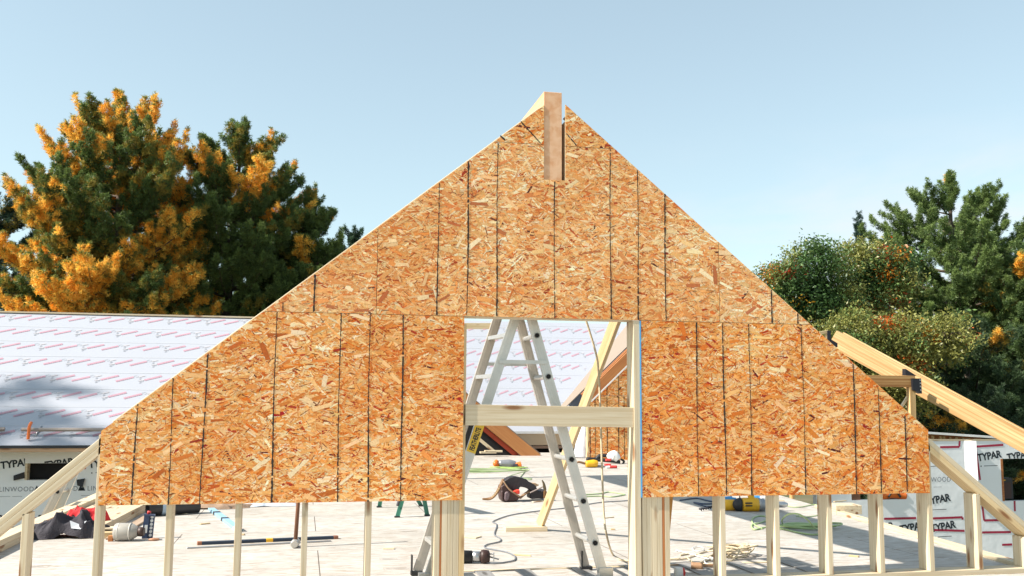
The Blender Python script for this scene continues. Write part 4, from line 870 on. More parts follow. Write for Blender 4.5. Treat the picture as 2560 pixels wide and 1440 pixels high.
# green hoses
def coil(name, label, cx, cy, rx, ry, n, m_, r, tails=(), zz=.012):
    pts = list(tails[0]) if tails else []
    for k in range(n*10):
        a = k/10*2*PI; w_ = 1+.16*math.sin(k*.37)+.07*math.sin(k*1.3)
        pts.append(Vector((cx+rx*w_*math.cos(a)+.08*math.sin(k*.21), cy+ry*w_*math.sin(a), zz+.011*(k/10)*.6+.012*abs(math.sin(k*.9)))))
    if len(tails) > 1: pts += list(tails[1])
    return cord(name, label, 'hose', pts, r, m_, sub=4)
c_ = atZ(1968, 1322, 0)
coil('air_hose', 'pale green air hose coiled on the deck beside the yellow drill', c_[0]+.18, c_[1]-.06, .26, .10, 5, HOSE, .0085,
    ([G(1905, 1322), G(1882, 1308), G(1884, 1294), G(1905, 1290), G(1925, 1296), G(1900, 1307), G(1880, 1312), G(1886, 1324), G(1915, 1318), G(1955, 1322), G(2000, 1332), G(2044, 1336)],
     [G(2040, 1322, .05), G(2020, 1300, .16), G(1995, 1285, .22), G(1970, 1286, .18), G(1955, 1300, .08), G(1958, 1312, .02)]))
c_ = atZ(1215, 1180, 0); coil('air_hose', 'pale green hose in flat loops on the deck far behind the ladder', c_[0], c_[1], .7, .28, 4, HOSE, .007, ([G(1330, 1199), G(1300, 1197)], [G(1270, 1192), G(1330, 1196)]))
cord('air_hose', 'two strands of green hose stretched across the deck right of the ladder', 'hose', [G(1455, 1242), G(1500, 1240), G(1530, 1242), G(1555, 1238), G(1562, 1236), G(1540, 1232), G(1520, 1230), G(1500, 1234), G(1455, 1237)], .008, HOSE)
cord('air_hose', 'blue black hose tangle lying behind the right stud pack', 'hose', [G(1700, 1251), G(1740, 1246), G(1770, 1252), G(1800, 1258), G(1760, 1260), G(1735, 1256), G(1765, 1266), G(1790, 1266), G(1830, 1262)], .01, plain('blue black hose', (.03, .05, .1), .5))
cord('air_hose', 'thin green hose trailing along the deck behind the yellow drill', 'hose', [G(1830, 1252), G(1880, 1262), G(1930, 1258), G(1990, 1268), G(2040, 1262), G(2060, 1282), G(2020, 1292), G(1990, 1290)], .006, HOSE)
c_ = atZ(1275, 1172, 0); coil('air_hose', 'small bright green hose coil around the far grey tool', c_[0], c_[1], .28, .16, 3, plain('bright green hose', (.4, .55, .16), .45), .009)

# ------------------------------------------------------------------ tools
def lathe(mb, p0, p1, prof, n=14, m=0):
    a, b = V(p0), V(p1); pts = []; rr = []
    for t, r in prof: pts.append(a+(b-a)*t); rr.append(r)
    mb.tube(pts, rr, n, m); return mb
# drill: motor body lying on its side, handle up-left
dp = V(atZ(1880, 1278, 0)); 
dr = thing('power_drill', 'yellow and black corded drill lying behind the studs', 'drill', dp)
X = Vector((1, -.15, 0)).normalized(); Zv = Vector((0, 0, 1)); b0 = dp+Zv*.075
lathe(MB(), b0-X*.13, b0+X*.07, [(0, .06), (.1, .078), (.8, .08), (1, .075)], 18).build('motor_housing', YEL, dr)
lathe(MB(), b0-X*.225, b0-X*.13, [(0, .012), (.12, .04), (.4, .066), (.8, .078), (1, .08)], 18).build('end_cap', BLACK, dr)
vg = MB(); 
for k in range(2): p = b0-X*(.08-.0)+Zv*(.025-.03*k); vg.box((p.x-.03, p.y-.088, p.z-.007), (p.x+.05, p.y-.07, p.z+.007))
vg.build('vent_slots', BLACK, dr)
lathe(MB(), b0+X*.07, b0+X*.27, [(0, .075), (.35, .07), (.4, .055), (.75, .05), (.8, .035), (1, .03)], 18).build('gear_case', GRAY, dr)
lathe(MB(), b0+X*.27, b0+X*.42, [(0, .028), (.1, .034), (.75, .034), (1, .02)], 16).build('chuck', STEEL, dr)
hd = MB(); hd.tube(smooth_pts([b0-X*.0+Zv*.06, b0-X*.02+Zv*.15, b0-X*.05+Zv*.26, b0-X*.055+Zv*.34]), [.045]*7+[.036]*8+[.04]*4, 10, 0, squash=.8); ho = hd.build('handle', YEL, dr)
hg = MB(); hg.tube([b0-X*.05+Zv*.14, b0-X*.085+Zv*.27], .018, 8); hg.build('grip_pad', BLACK, ho)
hg = MB(); hg.tube(smooth_pts([b0-X*.055+Zv*.34, b0-X*.12+Zv*.3, b0-X*.14+Zv*.15, b0-X*.14+Zv*.06]), .007, 6); hg.build('cord', BLACK, dr)
ap = V(atZ(1826, 1276, 0)); ag = thing('right_angle_drill', 'yellow drill with a long dark auger bit lying beside a stud', 'drill', ap)
b1 = ap+Zv*.06
lathe(MB(), b1-X*.09, b1+X*.12, [(0, .05), (.15, .066), (.6, .066), (.85, .05), (1, .02)], 16).build('motor_housing', YEL, ag); lathe(MB(), b1-X*.2, b1-X*.09, [(0, .05), (.6, .058), (1, .055)], 14).build('gear_case', GRAY, ag)
au = MB(); hel = []
e0 = V(atZ(1749, 1274, .02)); e1 = b1-X*.2-Zv*.02
for k in range(60):
    t = k/59; c = e0+(e1-e0)*t; a = t*2*PI*6; hel.append(c+Vector((0, math.cos(a)*.012, math.sin(a)*.012)))
au.tube(hel, .008, 5); au.tube([e0, e1], .006, 6); au.build('auger_bit', STEELD, ag)
# reciprocating saw
sp_ = V(atZ(1170, 1408, 0)); sw = thing('reciprocating_saw', 'black and silver saw lying on the deck at the left of the opening', 'saw', sp_)
Xs = Vector((.97, -.2, 0)).normalized(); b3 = sp_+Zv*.05
lathe(MB(), b3-Xs*.22, b3+Xs*.03, [(0, .03), (.2, .05), (1, .047)], 16).build('grip', BLACK, sw); lathe(MB(), b3+Xs*.03, b3+Xs*.10, [(0, .042), (1, .04)], 16).build('motor_band', STEEL, sw)
fg = MB(); fg.tube([b3+Xs*.10, b3+Xs*.12, b3+Xs*.16, b3+Xs*.17], [.05, .055, .05, .03], 14); fg.build('front_boot', plain('brown black boot', (.035, .015, .012), .5), sw)
fs = MB(); fs.box((-.004, -.03, -.03), (.004, .03, .03)); fs.build('shoe_plate', STEEL, sw, Matrix.Translation(b3+Xs*.2) @ Matrix.Rotation(-.2, 4, 'Z')); gq = MB(); gq.tube([b3+Xs*.165, b3+Xs*.24-Zv*.02], .006, 5); gq.tube([b3+Xs*.165+Zv*.02, b3+Xs*.2+Zv*.02], .005, 5); gq.build('blade_clamp', STEEL, sw)
MB().tube(CORDP, .006, 6).build('power_cord', CORD, sw)
# sledge hammer on its head
sh = V(atZ(738, 1368, 0)); sg = thing('sledge_hammer', 'sledge hammer standing on its steel head with long brown handle upright', 'hammer', sh)
hx_ = Vector((-.1, -1, 0)).normalized(); hc = sh+Zv*.036
lathe(MB(), hc-hx_*.085, hc+hx_*.085, [(0, .026), (.06, .034), (.3, .036), (.5, .03), (.7, .036), (.94, .034), (1, .028)], 16).build('head', plain('worn hammer steel', (.5, .48, .44), .4, .6), sg)
MB().tube([hc, hc+Vector((.012, .02, .3)), hc+Vector((.02, .05, .82))], [.017, .0165, .02], 10).build('handle', plain('brown hickory', (.16, .065, .03), .5), sg)
# levels and straightedges
def bar(name, label, cat, p0, p1, w_, h_, m_, parts=()):
    t = thing(name, label, cat, (V(p0)+V(p1))/2); board('bar', V(p0)+Zv*h_/2, V(p1)+Zv*h_/2, w_, h_, m_, t, bevel=.003)
    for nm, fa, fb, mm, grow in parts:
        a = V(p0)+(V(p1)-V(p0))*fa; b = V(p0)+(V(p1)-V(p0))*fb; board(nm, a+Zv*h_/2, b+Zv*h_/2, w_+grow, h_+grow, mm, t)
    return t
bar('spirit_level', 'long blue black level lying flat on the deck beside the sledge hammer', 'level', G(497, 1362, 0), G(838, 1347, 0), .055, .026, plain('blue black anodised metal', (.035, .05, .08), .4, .5), (('end_cap', -.012, .02, plain('copper brown cap', (.3, .12, .06), .5), .004), ('end_cap', .985, 1.02, plain('copper brown cap 2', (.25, .1, .06), .5), .004), ('vial', .48, .53, YEL, .003)))
bar('metal_straightedge', 'thin silver straightedge lying in front of the long level', 'straightedge', G(466, 1372, 0), G(828, 1354, 0), .022, .012, STEEL)
bar('spirit_level', 'pale blue level lying aslant on the deck under the strand board', 'level', G(528, 1276, 0), G(600, 1330, 0), .07, .03, plain('pale blue paint', (.25, .45, .6), .45), (('vial', .2, .26, BLACK, .004), ('vial', .5, .55, BLACK, .004), ('end_cap', .9, 1.0, plain('pale cap', (.5, .45, .4), .6), .004)))
# sawhorse, its top rail behind the sheathing
hp = V(atZ(1000, 1280, 0)); hs = thing('saw_horse', 'green metal sawhorse whose legs show below the strand board', 'sawhorse', hp)
tA, tB = hp+Vector((-.12, .5, .72)), hp+Vector((.15, -.45, .72)); board('top_rail', tA, tB, .09, .1, LUM, hs)
for f, t_, dn_ in (((993, 1293), .9, 1), ((948, 1268), .1, -1), ((1053, 1265), .1, 1), ((1068, 1289), .9, -1)):
    b = V(atZ(*f, .002)); tpp = tA+(tB-tA)*t_-Zv*.05; lg_ = MB(); Mx, L_ = frame(b, tpp, (0, -1, 0)); lg_.box((0, -.022, -.012), (L_, .022, .004)); lg_.box((0, -.022, .004), (L_, -.016, .024)); lg_.build('leg', GREEN, hs, Mx)
    fo = MB(); fo.box((-.03, -.025, -.002), (.03, .025, .012)); fo.build('foot', BLACK, hs, Matrix.Translation(b))
bz = MB(); a = V(atZ(993, 1293, .002))+Zv*.12; bz.tube(smooth_pts([a, a+Vector((.03, 0, .08)), a+Vector((.12, .02, .2)), a+Vector((.2, .03, .25))]), .016, 6); bz.build('knee_brace', plain('dark steel brace', (.06, .06, .07), .5), hs)

# ------------------------------------------------------------------ the tool belt
tbp = V(atZ(1290, 1253, 0)); tb_ = thing('tool_belt', 'dark leather tool belt with two pouches slumped on the deck behind the ladder', 'tool belt', tbp)
LEA = plain('dark brown leather', (.05, .022, .02), .5, bump=.4, bscale=30, vary=.3); LEAB = plain('black padded cloth', (.022, .018, .022), .6, bump=.5, bscale=25, vary=.3); TAN = plain('tan leather strap', (.16, .075, .02), .6, vary=.3)
PY = float(tbp.y); bq_ = lambda px, py, dy=0: V(atY(px, py, PY+dy))
def blob(mb, pts, r, n=12, m=0, sq=1): mb.tube(smooth_pts(pts, 5), r if not hasattr(r, '__len__') else np.interp(np.linspace(0, 1, (len(pts)-1)*5+1), np.linspace(0, 1, len(r)), r), n, m, squash=sq)
def slab(nm, px, y0, dep, m_, bev=.014, mound=None):
    mb = MB(); mb.prism([bq_(x, y, y0) for x, y in px][::-1], (0, dep, 0)); return mb.build(nm, m_, tb_, None, bev)
slab('pouch', [(1252, 1216), (1253, 1246), (1257, 1254), (1266, 1255.5), (1290, 1254), (1297, 1249), (1301, 1240), (1288, 1233), (1274, 1224), (1262, 1210)], -.09, .2, LEA)
slab('pocket', [(1262, 1232), (1261, 1250), (1266, 1254), (1272, 1250), (1276, 1234), (1270, 1228)], -.125, .06, plain('mauve brown leather pocket', (.13, .09, .1), .5, bump=.3, vary=.25), .012)
slab('pocket', [(1253, 1228), (1253, 1246), (1256, 1252), (1260, 1250), (1260, 1230), (1257, 1225)], -.115, .06, LEA, .012)
slab('padded_belt', [(1256, 1214), (1263, 1201), (1273, 1194), (1287, 1191), (1303, 1194), (1317, 1198), (1320, 1203), (1329, 1207), (1339, 1214), (1344, 1224), (1331, 1229), (1321, 1222), (1309, 1218), (1300, 1217), (1297, 1226), (1285, 1232), (1272, 1222), (1263, 1209)], -.02, .16, LEAB, .018)
slab('pouch', [(1326, 1228), (1325, 1245), (1328, 1248), (1346, 1247), (1360, 1248), (1366, 1240), (1369, 1231), (1363, 1224), (1350, 1228), (1338, 1224)], .0, .2, LEAB, .016)
slab('pocket', [(1327, 1207), (1328, 1216), (1336, 1219), (1349, 1213), (1346, 1211), (1338, 1207)], .03, .05, plain('tan pocket lining', (.45, .3, .18), .6), .006)
slab('pocket', [(1360, 1226), (1359, 1246), (1364, 1246), (1368.5, 1234), (1366, 1226)], -.02, .05, TAN, .008)
mb = MB(); blob(mb, [bq_(1258, 1198, -.02), bq_(1252, 1212, -.05), bq_(1243, 1230, -.05), bq_(1232, 1243, -.04), bq_(1220, 1247.5, -.02), bq_(1206, 1247.5, -.02)], [.02, .025, .024, .022, .02, .012], 8, sq=.5)
mb.build('strap', TAN, tb_)
mb = MB()
for px, py in ((1247, 1222), (1244, 1227), (1241, 1231), (1238, 1235), (1234, 1239), (1230, 1242)): mb.tube([bq_(px, py, -.085), bq_(px, py, -.09)], .008, 8)
mb.build('eyelets', plain('brass eyelet', (.7, .55, .3), .4, .6), tb_)
mb = MB(); blob(mb, [bq_(1259, 1203, -.09), bq_(1272, 1222, -.13), bq_(1286, 1233, -.14), bq_(1300, 1242, -.12)], .016, 8, sq=.5); blob(mb, [bq_(1300, 1245, -.05), bq_(1312, 1235, 0), bq_(1325, 1226, .05)], .022, 8, sq=.6); mb.build('piping', plain('tan piping', (.3, .18, .1), .6), tb_)
rg_ = thing('red_rag', 'bright red rag tucked in the tool belt pouch', 'rag', bq_(1293, 1235)); mb = MB(); mb.prism([bq_(x, y, -.13) for x, y in [(1283, 1229), (1291, 1226), (1299, 1224), (1300, 1231), (1299, 1236), (1292, 1235)]][::-1], (0, .08, 0)); mb.build('rag', plain('bright red cloth', (.7, .05, .025), .8, bump=.6, bscale=40), rg_, None, .008)
hm_ = thing('claw_hammer', 'steel claw hammer resting across the tool belt', 'hammer', bq_(1345, 1228)); mb = MB(); blob(mb, [bq_(1325, 1232, -.06), bq_(1342, 1224, -.06), bq_(1356, 1217, -.06)], .014, 8, sq=.6); mb.build('handle', plain('grey hammer handle', (.25, .2, .18), .5), hm_); mb = MB(); blob(mb, [bq_(1355, 1200, -.06), bq_(1359, 1208, -.06), bq_(1361, 1217, -.06), bq_(1363, 1226, -.06)], [.006, .014, .02, .018], 8); mb.build('head', plain('bronze dark steel', (.12, .09, .05), .4, .5), hm_)

# ------------------------------------------------------------------ clothes on the left
def drape(name, label, cat, c, w_, d_, h_, m_, seed, folds=7, rot=0, thick=.012):
    r_ = np.random.default_rng(seed); n, k = 70, 46; vs = []; fs = []; ph = r_.uniform(0, 6, 8)
    for j in range(k+1):
        for i in range(n+1):
            u, v = i/n*2-1, j/k*2-1; e = 1-min(1, (u*u)**1.4+(v*v)**1.3*.95); edge = 1+.1*math.sin(5*math.atan2(v, u)+ph[0])+.07*math.sin(9*math.atan2(v, u)+ph[1])
            hh = h_*max(0, e)**.5*(.66+.34*(1-abs(math.sin(u*folds*.62+v*1.7+ph[2]+.9*math.sin(v*2.6+ph[3]))))**1.3)+h_*.16*max(0, e)**.5*(1-abs(math.sin(u*folds*1.1-v*3.1+ph[4]+.7*math.sin(u*5+ph[5])))-.5)
            x, y = u*w_/2*edge, v*d_/2*edge; vs.append((x*math.cos(rot)-y*math.sin(rot), x*math.sin(rot)+y*math.cos(rot), max(.004, hh)))
    for j in range(k):
        for i in range(n): a = j*(n+1)+i; fs.append((a, a+1, a+n+2, a+n+1))
    mb = MB(); mb.add(vs, fs, 0, True); o = mb.build(name, m_, None, Matrix.Translation(V(c))); return tag(o, label, cat)
jp = V(atZ(160, 1347, 0)); drape('jacket', 'crumpled charcoal jacket heaped on the deck at the left', 'jacket', jp+Vector((.02, .14, 0)), .62, .34, .24, plain('charcoal fleece', (.04, .036, .045), .9, bump=.7, bscale=70, vary=.3), 3, 8)
mw = MB(); q = jp+Vector((.11, -.02, .115)); mw.add([q+Vector((-.07, .02, .045)), q+Vector((-.05, -.005, -.02)), q+Vector((.03, -.01, -.03)), q+Vector((.07, .03, .04)), q+Vector((.01, .02, .012))], [(0, 1, 4), (1, 2, 4), (2, 3, 4)]); mw.build('white_lining', plain('white lining cloth', (.6, .62, .66), .8), bpy.data.objects['jacket'])
def plaid():
    m, nt, p = mat('red and black plaid'); N = nt.nodes; L = nt.links; tc = N.new('ShaderNodeTexCoord'); fac = None
    for ax in (0, 1):
        wv = N.new('ShaderNodeTexWave'); wv.bands_direction = 'XY'[ax]; wv.inputs['Scale'].default_value = 5.; wv.inputs['Distortion'].default_value = .6; L.new(tc.outputs['Object'], wv.inputs['Vector']); r = N.new('ShaderNodeValToRGB'); r.color_ramp.interpolation = 'CONSTANT'; r.color_ramp.elements[1].position = .68; L.new(wv.outputs['Fac'], r.inputs[0])
        if fac is None: fac = r.outputs[0]
        else:
            mu = N.new('ShaderNodeMath'); mu.operation = 'MULTIPLY'; L.new(fac, mu.inputs[0]); L.new(r.outputs[0], mu.inputs[1]); fac = mu.outputs[0]
    mx = N.new('ShaderNodeMix'); mx.data_type = 'RGBA'; mx.inputs[6].default_value = (.6, .025, .03, 1); mx.inputs[7].default_value = (.06, .012, .015, 1); L.new(fac, mx.inputs[0]); L.new(mx.outputs[2], p.inputs['Base Color']); p.inputs['Roughness'].default_value = .85; return m
drape('plaid_shirt', 'red and black plaid shirt thrown over the offcuts behind the jacket', 'shirt', V(atZ(205, 1335, 0))+Vector((-.02, .24, .03)), .44, .2, .21, plaid(), 8, 5, .3)
# jug, bit rack
jg = V(atZ(316, 1352, 0)); ju = thing('clear_jug', 'clear plastic jug lying on its side on the deck', 'jug', jg)
mj, ntj, pj = mat('translucent plastic'); pj.inputs['Base Color'].default_value = (.5, .47, .42, 1); pj.inputs['Roughness'].default_value = .3; pj.inputs['Transmission Weight'].default_value = .35
Xj = Vector((1, -.12, 0)).normalized(); jc = jg+Zv*.078
lathe(MB(), jc-Xj*.11, jc+Xj*.105, [(0, .05), (.04, .07), (.1, .078), (.55, .078), (.75, .07), (.92, .045), (1, .03)], 20).build('body', mj, ju); lathe(MB(), jc+Xj*.1, jc+Xj*.15, [(0, .04), (.5, .042), (1, .036)], 16).build('cap', plain('dark brown cap', (.045, .022, .015), .5), ju)
rb_ = MB()
for t in (-.07, .03): lathe(rb_, jc+Xj*t, jc+Xj*(t+.008), [(0, .0795), (1, .0795)], 20)
rb_.build('ribs', plain('frosted rib', (.55, .52, .47), .35), ju)
rk = V(atZ(368, 1346, 0)); rc = thing('bit_rack', 'dark blue rack with a row of white rings standing beside the clear jug', 'rack', rk)
mb = MB(); mb.box((-.045, -.02, 0), (.0, .02, .2)); mb.box((-.045, -.025, .2), (.045, .025, .215)); mb.box((.0, .0, 0), (.045, .02, .2)); mb.build('frame', plain('navy plastic', (.03, .05, .11), .4), rc, Matrix.Translation(rk) @ Matrix.Rotation(.06, 4, 'Y'))
mb = MB()
for k in range(6): c = (.023, -.002, .03+k*.032); mb.tube([(c[0], -.004, c[2]), (c[0], .0, c[2])], .0135, 12)
mb.build('rings', WHITE, rc, Matrix.Translation(rk) @ Matrix.Rotation(.06, 4, 'Y')); mb = MB(); mb.box((-.03, -.024, .05), (-.005, -.0205, .12)); mb.build('paper_label', WHITE, rc, Matrix.Translation(rk) @ Matrix.Rotation(.06, 4, 'Y')); mb = MB(); mb.tube([(.0, 0, .215), (.0, 0, .235), (.02, 0, .23)], .012, 8); mb.build('clip', RED, rc, Matrix.Translation(rk))
kn = V(atZ(383, 1352, 0)); k_ = thing('small_knife', 'small tan and black utility knife lying in front of the bit rack', 'knife', kn); mb = MB(); blob(mb, [kn+Vector((-.04, 0, .012)), kn+Vector((0, -.01, .013)), kn+Vector((.05, .0, .012))], [.008, .013, .009], 8); mb.build('handle', plain('tan knife handle', (.45, .22, .12), .5), k_); mb = MB(); mb.tube([kn+Vector((.05, 0, .011)), kn+Vector((.075, .008, .009))], .005, 4); mb.build('blade', STEEL, k_)
# rolled membrane, brown paper, plastic sheet below the sheathing edge
rm = V(atZ(415, 1288, 0)); ro = thing('membrane_roll', 'black roll of membrane lying on the deck end of the long beam', 'roll', rm)
d0 = Vector((.9, .4, 0)).normalized(); mb = MB(); mb.tube([rm-d0*.2+Zv*.085, rm+d0*.35+Zv*.085], .08, 18, 0, cap=False); mb.tube([rm-d0*.2+Zv*.085, rm+d0*.35+Zv*.085], .05, 14, 0, cap=False); mb.build('roll', plain('black membrane', (.03, .028, .03), .5, bump=.4, bscale=12, vary=.3), ro); mb = MB(); mb.tube([rm-d0*.06+Zv*.085, rm-d0*.0+Zv*.085], .083, 18, 0, cap=False); mb.build('paper_band', plain('pale blue band', (.35, .45, .55), .6), ro)
drape('brown_paper', 'crumpled brown packing paper on the deck under the strand board', 'paper', V(atZ(500, 1270, 0)), 1.1, .35, .1, plain('brown kraft paper', (.28, .19, .13), .8, bump=.8, bscale=14, vary=.25), 12, 11)
drape('plastic_sheet', 'crumpled white plastic sheet on the deck under the strand board', 'sheet', V(atZ(655, 1264, 0)), .75, .3, .05, plain('white plastic film', (.5, .55, .62), .25, bump=.8, bscale=14), 15, 9)
# far tools
def smalltool(name, label, cat, px, py, parts, k=1.):
    p = V(atZ(px, py, 0)); t = thing(name, label, cat, p)
    for nm, pts, r, m_ in parts: mb = MB(); blob(mb, [p+Vector(q)*k for q in pts], [q*k for q in r], 10); mb.build(nm, m_, t)
    return t
smalltool('circular_saw', 'grey and orange power saw lying in the far green hose coil', 'saw', 1268, 1172, [('motor', [(-.2, 0, .12), (.05, 0, .12), (.2, 0, .1)], [.08, .1, .07], GRAY), ('handle', [(-.22, 0, .08), (-.3, -.05, .12), (-.25, 0, .18)], [.05, .06, .05], ORG), ('guard', [(.2, -.05, .07), (.32, -.05, .09)], [.07, .09], ORG), ('blade', [(.1, -.09, .08), (.22, -.1, .07)], [.02, .06], STEELD)], .78)
smalltool('staple_gun', 'yellow tool with a looped handle lying far back right of the ladder', 'tool', 1474, 1169, [('body', [(-.1, 0, .09), (.1, 0, .1), (.2, 0, .09)], [.08, .1, .08], YEL), ('handle', [(-.12, 0, .1), (-.3, 0, .14), (-.4, 0, .04)], [.03, .025, .02], plain('brown grip', (.2, .1, .04), .6)), ('nose', [(.2, 0, .04), (.5, 0, .02)], [.03, .015], GRAY)], .75)
smalltool('nail_gun', 'black and white nail gun lying at the foot of the far gable', 'nail gun', 1522, 1160, [('magazine', [(-.55, .1, .12), (-.2, .1, .1), (.3, 0, .05)], [.05, .05, .04], BLACK), ('cylinder', [(.0, .1, .14), (.15, .05, .2), (.25, 0, .1)], [.08, .14, .08], WHITE), ('handle', [(-.3, .1, .12), (-.2, .1, .2), (.0, .1, .2)], [.04, .05, .04], BLACK), ('trigger', [(-.08, 0, .1), (.05, 0, .1)], [.03, .03], RED), ('nose', [(.32, 0, .12), (.4, 0, .06), (.36, 0, .0)], [.025, .03, .02], BLACK)], .8)
smalltool('red_marker', 'small red and white stick on the deck in front of the nail gun', 'marker', 1533, 1171, [('barrel', [(-.1, 0, .04), (.1, 0, .04)], [.04, .04], RED), ('cap', [(-.2, 0, .035), (-.1, 0, .04)], [.03, .035], WHITE)], .7)
smalltool('red_marker', 'tiny red cap lying left of the red and white stick', 'marker', 1519, 1167, [('barrel', [(-.06, 0, .03), (.06, 0, .03)], [.03, .03], RED)])
smalltool('wooden_mallet', 'small brown wooden mallet lying on a grey board between the studs', 'mallet', 1738, 1424, [('head', [(-.03, 0, .03), (.045, -.04, .03)], [.026, .028], plain('brown mallet wood', (.3, .17, .09), .6)), ('handle', [(0, .0, .03), (.1, .05, .02), (.24, .06, .016)], [.013, .012, .012], plain('brown mallet handle', (.34, .2, .11), .6))])
smalltool('tape_roll', 'small white and red can standing at the foot of the orange brace', 'can', 1697, 1446, [('can', [(0, 0, .0), (0, 0, .045), (0, 0, .075)], [.034, .036, .03], WHITE), ('lid', [(.018, 0, .0), (.026, 0, .04), (.02, 0, .07)], [.02, .026, .02], RED)])
smalltool('blue_bottle', 'small blue plastic fitting on the deck left of the yellow drill', 'fitting', 1818, 1253, [('body', [(-.04, 0, .03), (.06, 0, .03)], [.03, .035], BLUE), ('tip', [(.06, 0, .03), (.12, 0, .03)], [.02, .012], BLUE)])
smalltool('blue_bottle', 'crushed blue and white wrapper on the deck behind the yellow drill', 'wrapper', 1890, 1252, [('film', [(-.08, 0, .025), (0, .02, .04), (.1, 0, .02)], [.03, .04, .02], BLUE), ('paper', [(.05, -.02, .03), (.14, 0, .025)], [.025, .03], WHITE)])
smalltool('white_wrap', 'white plastic wrap bunched at the left foot of the far gable', 'plastic', 1465, 1146, [('bunch', [(0, .3, .0), (.03, .3, .3), (.08, .3, .75)], [.22, .18, .06], plain('white plastic bunch', (.62, .62, .66), .3, bump=.8, bscale=9))])
# scraps of wood and cut lines lying about
scr = [(1180, 1342, 34, 'pale wood scrap with a tan edge left of the grey cord loop', .12), (1532, 1323, 10, 'tiny brown wood chip right of the hanging rope', .03), (1520, 1294, 28, 'thin reddish splinter beside the hanging rope', .02), (1305, 1388, 45, 'thin pale stick lying across the grey cord', .015), (972, 1371, 28, 'small tan offcut on the deck left of the left stud pack', .05), (512, 1309, 24, 'small tan splinter left of the pale blue level', .03), (443, 1283, 50, 'short brown stick beside the first whole stud', .04), (604, 1336, 14, 'dark brown chip at the end of the pale blue level', .05), (1345, 1254, 26, 'thin splinter right of the tool belt', .02), (2135, 1390, 24, 'curled pale shaving between the two right studs', .03), (1945, 1251, 30, 'orange brown stick behind the green hose', .04), (2100, 1253, 30, 'long pale stick at the right edge of the deck', .02), (1565, 1171, 26, 'short grey stick near the far gable', .04), (1575, 1165, 20, 'thin grey stick near the far gable end', .03)]
for k, (px, py, w_, lab, wd) in enumerate(scr):
    hw = w_/2; a, b = V(atZ(px-hw, py+(k % 3-1)*1.2, .006)), V(atZ(px+hw, py-(k % 3-1)*1.2, .006)); tt = thing('wood_scrap', lab, 'wood scrap', (a+b)/2); board('chip', a, b, max(.008, wd), .011, LUMY if k % 2 else LUM, tt, bevel=.001)
# ------------------------------------------------------------------ trees
NEED = attr_mat('pine needles', .5, .38, .35); LEAF = attr_mat('broad leaves', .42, .3, .4)
BARK = plain('grey brown bark', (.1, .075, .055), .9, bump=.8, bscale=14, vary=.3)
def unit(a): return a/np.maximum(np.linalg.norm(a, axis=-1, keepdims=True), 1e-9)
def vnoise(p, f, seed):
    """cheap smooth 3-D noise from sines"""
    r = np.random.default_rng(seed); v = np.zeros(len(p))
    for k in range(6):
        d = r.normal(size=3)*f*(1+.35*k); v += np.sin(p@d+r.uniform(0, 6))/(1+.3*k)
    return v/2.6
def tris(cent, dirs, cols, k, l0, l1, wd, R_, spread=.62, jit=.03):
    n = len(cent); C = np.repeat(cent, k, 0); D = np.repeat(dirs, k, 0)
    d = unit(D+R_.normal(size=(n*k, 3))*spread); L_ = R_.uniform(l0, l1, (n*k, 1))
    s = unit(np.cross(d, R_.normal(size=(n*k, 3))))*wd*R_.uniform(.6, 1.3, (n*k, 1))
    b = C+R_.normal(size=(n*k, 3))*jit
    v = np.stack([b-s*.5, b+s*.5, b+d*L_], 1)
    return v.reshape(-1, 3), np.repeat(cols, k, 0)*R_.uniform(.72, 1.28, (n*k, 1))
